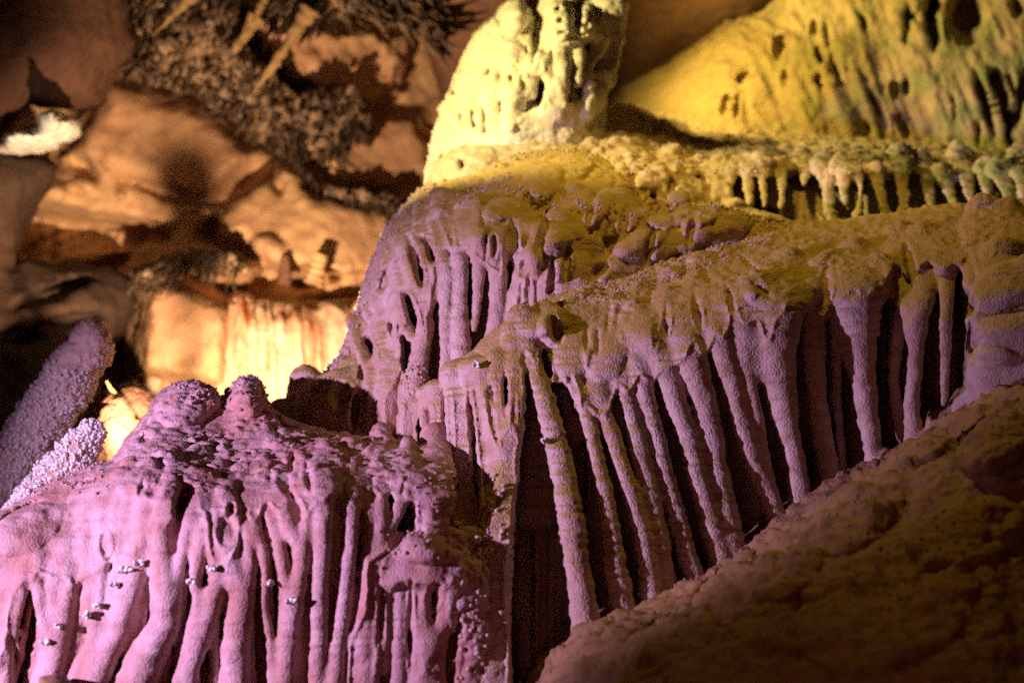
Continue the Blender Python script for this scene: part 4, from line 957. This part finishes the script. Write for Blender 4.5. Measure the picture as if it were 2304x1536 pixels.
# ---- knobbly stalagmites, left
def stalagmite(name, rows, Z, label, seed, box, mat, knob=.02):
    r = Rock(box, (Z - .35, Z + .6), 3.2, 0.008, [(box[0], box[1], Z), (box[2], box[1], Z), (box[0], box[3], Z), (box[2], box[3], Z)], seed=seed)
    r.D = r.S + 9
    r.cols = [(rows, dict(flare=0, ring=.05, lam=20, sink=.4))]
    r.build(lambda W, N, px, py, lab: knob * (0.4 + .6 * sstep(-.3, .3, noise3(W / .08, 5))) * np.clip(1 - 1.3 * worley(W / .022, 6), 0, 1) + .012 * fbm(W / .1, 2, 7))
    r.emit(name, label, 'stalagmite', mat, single=True)
    r.scatter(lambda x, y: sstep(780, 900, y), 3000, .003, .0085, M_white, 'crystal_grains', seed, .5)
    return r
L1 = stalagmite('knobbly_stalagmite', [(205, 772, 50), (180, 812, 56), (145, 870, 57), (95, 950, 57), (40, 1040, 62), (-20, 1130, 68), (-80, 1220, 74), (-140, 1300, 80)], 5.0,
           'thick leaning stalagmite crusted with white grains, dark top, at the left edge', 101, (-360, 660, 420, 1340), M_cent)
L2 = stalagmite('knobbly_stalagmite', [(208, 968, 24), (178, 1005, 33), (132, 1065, 38), (88, 1120, 42), (40, 1180, 46), (-10, 1240, 50)], 4.55,
           'smaller leaning stalagmite crusted with white grains, between the thick one and the pink curtain', 103, (-120, 920, 320, 1340), M_cent)

def small_rock(name, sil, Z, label, cat, mat, seed, amp=.02, k=.12, box=None):
    P = np.array(sil)
    b = box or (P[:, 0].min() - 30, P[:, 1].min() - 30, P[:, 0].max() + 30, P[:, 1].max() + 30)
    c = P.mean(0)
    r = Rock(b, (Z - .3, Z + .5), 3.6, 0.014, [(b[0], b[1], Z + .15), (b[2], b[1], Z + .15), (b[0], b[3], Z), (b[2], b[3], Z), (c[0], c[1], Z)], sil, k, seed=seed)
    r.build(lambda W, N, px, py, lab: amp * fbm(W / 0.09, 3, seed) + amp * .2 * fbm(W / .02, 2, 3))
    return r.emit(name, label, cat, mat, single=True)
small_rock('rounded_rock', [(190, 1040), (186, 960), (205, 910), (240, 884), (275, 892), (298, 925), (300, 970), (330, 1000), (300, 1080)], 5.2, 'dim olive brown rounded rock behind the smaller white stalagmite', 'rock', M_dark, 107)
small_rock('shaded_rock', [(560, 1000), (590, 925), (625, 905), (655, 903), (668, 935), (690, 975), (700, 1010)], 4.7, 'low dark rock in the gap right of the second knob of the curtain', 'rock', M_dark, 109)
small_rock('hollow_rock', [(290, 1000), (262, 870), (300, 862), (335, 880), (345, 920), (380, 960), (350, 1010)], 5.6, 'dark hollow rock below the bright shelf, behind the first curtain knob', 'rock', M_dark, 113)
small_rock('pebble', [(80, 1560), (90, 1522), (120, 1515), (150, 1520), (165, 1560)], 3.1, 'rounded brown stone lying at the bottom left edge', 'stone', M_fore, 117, amp=.006, k=.03)

# ---- free tapered spikes: helper for stalactites, horn, needles
def spike_mesh(spikes, sides=7):
    """spikes: list of paths [(point, radius)...]"""
    V, Q = [], []
    for path in spikes:
        base = len(V)
        d = (path[-1][0] - path[0][0]).normalized()
        u = d.orthogonal().normalized(); v = d.cross(u)
        n = len(path)
        for (p, r) in path:
            for k in range(sides):
                a = 2 * math.pi * k / sides
                V.append(tuple(p + (u * math.cos(a) + v * math.sin(a)) * r))
        for i in range(n - 1):
            for k in range(sides):
                k2_ = (k + 1) % sides
                Q.append((base + i * sides + k, base + i * sides + k2_, base + (i + 1) * sides + k2_, base + (i + 1) * sides + k))
    return np.array(V), np.array(Q)

def spike_obj(name, rows, Z, label, cat, mat, dz=0, sides=14, group=None):
    path = []
    pts = np.array(rows, float)
    t = np.linspace(0, len(pts) - 1, 28)
    for k, tt in enumerate(t):
        x, y, r = (np.interp(tt, range(len(pts)), pts[:, c_]) for c_ in range(3))
        r = r * (1 + .16 * math.sin(k * 2.1 + x))
        path.append((at(x, y, Z + dz * k / 27), max(r, .3) * Z / FPX))
    p0, p1 = path[0], path[-1]
    path = [(p0[0], .0005)] + path + [(p1[0] + (p1[0] - path[-2][0]) * .3, .0004)]
    V, Q = spike_mesh([path], sides)
    V = V + max(r_[1] for r_ in path) * .16 * np.stack([noise3(V / .03, q) for q in (1, 2, 3)], -1)
    o = make_mesh(name, V, Q, vnormals(V, Q), mat, None, tuple(path[0][0]))
    return tag(o, label, cat, group)
spike_obj('stalactite', [(700, 20, 26), (672, 62, 15), (640, 112, 11), (600, 170, 9), (573, 208, 4)], 7.0, 'longest slanting yellow stalactite under the needle covered ceiling', 'stalactite', M_tan)
spike_obj('stalactite', [(580, 40, 20), (556, 72, 13), (540, 95, 10), (524, 118, 5)], 7.05, 'short thick yellow stalactite left of the longest one', 'stalactite', M_tan)
spike_obj('stalactite', [(600, -10, 9), (585, 20, 8), (572, 50, 3)], 7.0, 'small brown stalactite at the top edge above the longest one', 'stalactite', M_tan)
spike_obj('stalactite', [(450, -25, 18), (420, 5, 12), (385, 40, 8), (352, 74, 3)], 6.95, 'slanting tan stalactite at the left end of the needle crust', 'stalactite', M_tan)
spike_obj('calcite_horn', [(240, 856, 3), (250, 878, 5), (272, 905, 7), (284, 935, 9), (312, 958, 11), (345, 985, 14)], 5.4, 'thin curved pale horn rising left of the first curtain knob', 'calcite horn', M_tan)
spike_obj('small_stalagmite', [(724, 572, 12), (716, 596, 17), (706, 640, 24)], 7.0, 'small brown finger of rock standing on the ledge left of the cascade', 'stalagmite', M_wall)
spike_obj('small_stalagmite', [(640, 578, 8), (643, 600, 14), (640, 640, 18)], 7.0, 'stubby dark tipped stalagmite on the ledge, left of the brown finger', 'stalagmite', M_dark)

spike_obj('small_stalagmite', [(388, 872, 12), (388, 885, 18), (389, 900, 16), (391, 925, 5), (398, 1010, 5)], 5.15, 'added dark round-headed stone finger behind the first curtain knob, casting the round wall shadow', 'stalagmite', M_dark)  # added blocker: its head throws the round shadow onto the wall

# ---- needle crusts on the wall
def in_poly(x, y, poly):
    c_ = False
    for (ax, ay), (bx, by) in zip(poly, poly[1:] + poly[:1]):
        if (ay > y) != (by > y) and x < ax + (y - ay) * (bx - ax) / (by - ay): c_ = not c_
    return c_
def needles(name, poly, Z, n, ang, L, R, label, seed, mat=None):
    rg = random.Random(seed)
    P = np.array(poly, float)
    sp = []
    while len(sp) < n:
        x = rg.uniform(P[:, 0].min(), P[:, 0].max()); y = rg.uniform(P[:, 1].min(), P[:, 1].max())
        if not in_poly(x, y, poly): continue
        a = math.radians(ang(x, y) + rg.gauss(0, 16)); l = rg.uniform(*L); r = rg.uniform(*R)
        z = Z(x, y) + rg.uniform(-.05, .1)
        dx, dy = math.cos(a) * l, math.sin(a) * l
        out = -rg.uniform(.02, .16) * (l / 40)
        path = []
        for t in (0, .3, .6, .85, 1):
            w_ = rg.uniform(-.12, .12) * l
            path.append((at(x + dx * t + w_ * math.sin(t * 3), y + dy * t, z + out * t + .08 * (1 - t)), max(r * (1.25 - t), .25) * Z(x, y) / FPX))
        sp.append(path)
    V, Q = spike_mesh(sp, 5)
    # rough bed the needles grow from
    b = (P[:, 0].min() - 20, P[:, 1].min() - 20, P[:, 0].max() + 20, P[:, 1].max() + 20)
    cz = [(px_, py_, Z(px_, py_) + .03) for px_, py_ in [(b[0], b[1]), (b[2], b[1]), (b[0], b[3]), (b[2], b[3]), tuple(P.mean(0))]]
    r_ = Rock(b, (min(c_[2] for c_ in cz) - .3, max(c_[2] for c_ in cz) + .6), 4.2, .022, cz, poly, .12, seed=seed)
    r_.S += r_.jitter(.12, 60, seed); r_.D = r_.S.copy()
    r_.build(lambda W, N, px, py, lab: .05 * fbm(W / .07, 3, seed) + .02 * fbm(W / .025, 2, seed))
    V2 = np.vstack([r_.W, V]); Q2 = np.vstack([r_.Q, Q + len(r_.W)])
    o = make_mesh(name, V2, Q2, vnormals(V2, Q2), mat or M_needle, None, tuple(r_.W.mean(0)))
    return tag(o, label, 'needle crust', None, 'stuff')
Zc = lambda x, y: 7.15 + .0006 * (x - 300)
needles('needle_crust', [(288, -60), (560, -60), (520, 60), (560, 130), (620, 180), (660, 215), (740, 195), (800, 205), (830, 255), (835, 330), (800, 300), (770, 355), (720, 350), (660, 345), (600, 320), (560, 290), (520, 250), (470, 225), (420, 200),
        (360, 185), (300, 175), (258, 160), (300, 110)], Zc, 800, lambda x, y: 122 if x < 600 else 98, (12, 42), (3.5, 8.5),
        'dark brown crust of small rock needles running down the upper left wall', 5)
needles('needle_crust', [(560, -70), (980, -70), (985, 120), (930, 60), (860, 40), (760, 30), (700, 60), (620, 60)], lambda x, y: 7.2, 300, lambda x, y: 125 if x < 760 else 50, (20, 80), (3.5, 9),
        'brown bristling ceiling crust along the top edge, left of the dome', 6)
needles('needle_crust', [(640, 340), (670, 360), (720, 410), (800, 430), (880, 445), (905, 475), (860, 470), (790, 455), (740, 450), (690, 410)], lambda x, y: 7.45, 160, lambda x, y: 95, (10, 34), (2, 4),
        'thin dark bristly ridge crossing the amber wall beside the cascade', 8)
needles('needle_crust', [(300, 612), (370, 585), (440, 570), (520, 570), (560, 600), (500, 610), (430, 600), (400, 620), (360, 640), (330, 650)], lambda x, y: 6.75, 120, lambda x, y: 118, (20, 74), (2, 4.5),
        'brown tuft of drooping needles above the bright shelf', 9)

# ---- crusts of small calcite beads
A.scatter(lambda x, y: sstep(925, 895, y) * (sstep(380, 400, x)) * .6 + (1 - sstep(905, 925, y)) * sstep(520, 540, x) + .25 * (1 - sstep(1090, 1120, y)) * (x < 250), 420, .003, .008, M_curtain, seed=3)
A.scatter(lambda x, y: (x > 830) * (x < 1090) * (y > 1190) * (1 - sstep(1230, 1300, y)) + (x > 930) * (x < 1020) * (y > 1060) * (y < 1160), 260, .003, .0085, M_curtain, seed=4)
A.scatter(lambda x, y: np.exp(-((x - np.interp(y, [1200, 1300, 1400, 1500], [1110, 1075, 1080, 1060])) / 26) ** 2) * (y > 1200), 170, .005, .010, M_cent, seed=6)
B.scatter(lambda x, y: np.exp(-((x - np.interp(y, [410, 450, 480, 540, 620, 690, 745, 800, 880], [985, 930, 905, 862, 828, 808, 790, 768, 700])) / 13) ** 2) + 0 * x, 900, .0025, .008, M_cent, seed=5)
B.scatter(lambda x, y: np.exp(-((y - np.interp(x, [1000, 1100, 1200, 1300, 1340], [402, 370, 345, 335, 350])) / 9) ** 2) + .9 * np.exp(-((y - np.interp(x, [1040, 1080, 1130, 1180, 1420, 1480, 1550, 1640, 1700], [450, 425, 405, 440, 488, 468, 462, 470, 500])) / 12) ** 2) * (x > 1030), 900, .003, .009, M_centd, seed=7)
B.scatter(lambda x, y: (x > 915) * (x < 965) * (y > 820) * (y < 905) + (x > 815) * (x < 860) * (y > 955), 170, .003, .007, M_cent, seed=17)
Cc.scatter(lambda x, y: np.exp(-((x - np.interp(y, [1060, 1120, 1200, 1300, 1400, 1500], [1130, 1122, 1112, 1104, 1100, 1075])) / 22) ** 2) * (y > 1070) * .9 + 1.0 * np.exp(-(((x - 1125) / 40) ** 2 + ((y - 1215) / 30) ** 2)), 330, .005, .0115, M_cent, seed=8)
Cc.scatter(lambda x, y: np.exp(-((y - np.interp(x, [1170, 1250, 1345, 1450, 1600, 1800], [690, 645, 605, 578, 535, 500])) / 10) ** 2) * (x > 1170) * (x < 1800) + .3 * (x > 1290) * (x < 1750) * (y < np.interp(x, [1290, 1750], [700, 560])), 3600, .002, .0065, M_centd, seed=9, rise=.25)
D.scatter(lambda x, y: (x > 1350) * (y < 400) * 1.0, 1500, .003, .009, M_crust, seed=10, rise=.2)
Fr.scatter(lambda x, y: 1.0 + 0 * x, 1600, .002, .007, M_fore, seed=12, rise=.1)
E.scatter(lambda x, y: np.exp(-((x - np.interp(y, [200, 260, 330, 380], [1008, 990, 975, 968])) / 10) ** 2), 250, .003, .010, M_dome, seed=13)

# ---- little crystal rosettes growing out of the columns
def rosette(x, y, Z, w, label, seed, flat=.45):
    rg = random.Random(seed)
    sp = []
    for rk in (A, Cc):
        m = (np.abs(rk.px - x) < 6) & (np.abs(rk.py - y) < 6)
        if m.any():
            dd = ((rk.W[m] - MW[:3, 3]) @ MW[:3, :3])[:, 2]
            Z = float(-dd.max()) - .002
            break
    c0 = at(x, y, Z)
    for k in range(rg.randint(9, 15)):
        a = rg.uniform(0, 2 * math.pi)
        L = w * rg.uniform(.4, .85)
        dx, dy = math.cos(a) * L, math.sin(a) * L * flat
        zo = -rg.uniform(.0, .022)
        sp.append([(at(x, y, Z), .0025), (at(x + dx * .4, y + dy * .4 + rg.uniform(-2, 2), Z + zo * .5), rg.uniform(.004, .008)), (at(x + dx * .8, y + dy * .8, Z + zo), rg.uniform(.004, .007)), (at(x + dx, y + dy, Z + zo * 1.2), .0006)])
    V, Q = spike_mesh(sp, 5)
    V = V + .0015 * np.stack([noise3(V / .006, q) for q in (1, 2, 3)], -1)
    o = make_mesh('crystal_rosette', V, Q, vnormals(V, Q), M_white, None, tuple(c0))
    return tag(o, label, 'crystal cluster')
for i, (x, y, w, Z, lab_) in enumerate([
    (312, 1266, 24, 3.36, 'wide pale pink crystal rosette collared round the thick bent column'),
    (276, 1280, 28, 3.38, 'flat leaf-like crystal fan just left of the rosette on the thick bent column'),
    (258, 1316, 17, 3.38, 'small crystal sprig on the thin column below the leaf-like fan'),
    (478, 1277, 24, 3.37, 'bushy pink crystal rosette on the pinched tip left of the lilac column'),
    (431, 1307, 16, 3.40, 'little crystal sprig between the stout column and the bushy rosette'),
    (660, 1353, 26, 3.36, 'broad crystal collar on the joint where two thin columns merge'),
    (609, 1310, 10, 3.40, 'tiny white crystal ball in the dark gap above the broad collar'),
    (195, 1383, 12, 3.36, 'white crystal lump stuck on a thin column near the left edge'),
    (130, 1408, 9, 3.36, 'small white crystal tooth lowest but one at the left edge'),
    (100, 1443, 18, 3.37, 'ragged crystal tuft lowest at the left, between two column tips'),
    (217, 1362, 10, 3.37, 'thin crystal blade just above the white lump near the left edge'),
    (1022, 1178, 24, 3.66, 'knobby white crystal stub pointing right above the domed lower knob'),
    (1073, 1212, 13, 3.72, 'small crystal spur beside the beaded column, left of its waist'),
    (1070, 820, 13, 4.02, 'dark speckled crystal clump on the skirt above the forked columns'),
    (1228, 992, 12, 3.98, 'short pink peg sticking out left of the first organ pipe'),
]):
    rosette(x, y, Z + (.27 + .24 * (1 - x / 1000) - .14 * x / 1000 if x < 1000 else -.06), w, lab_, 40 + i, .9 if w < 14 else .35)
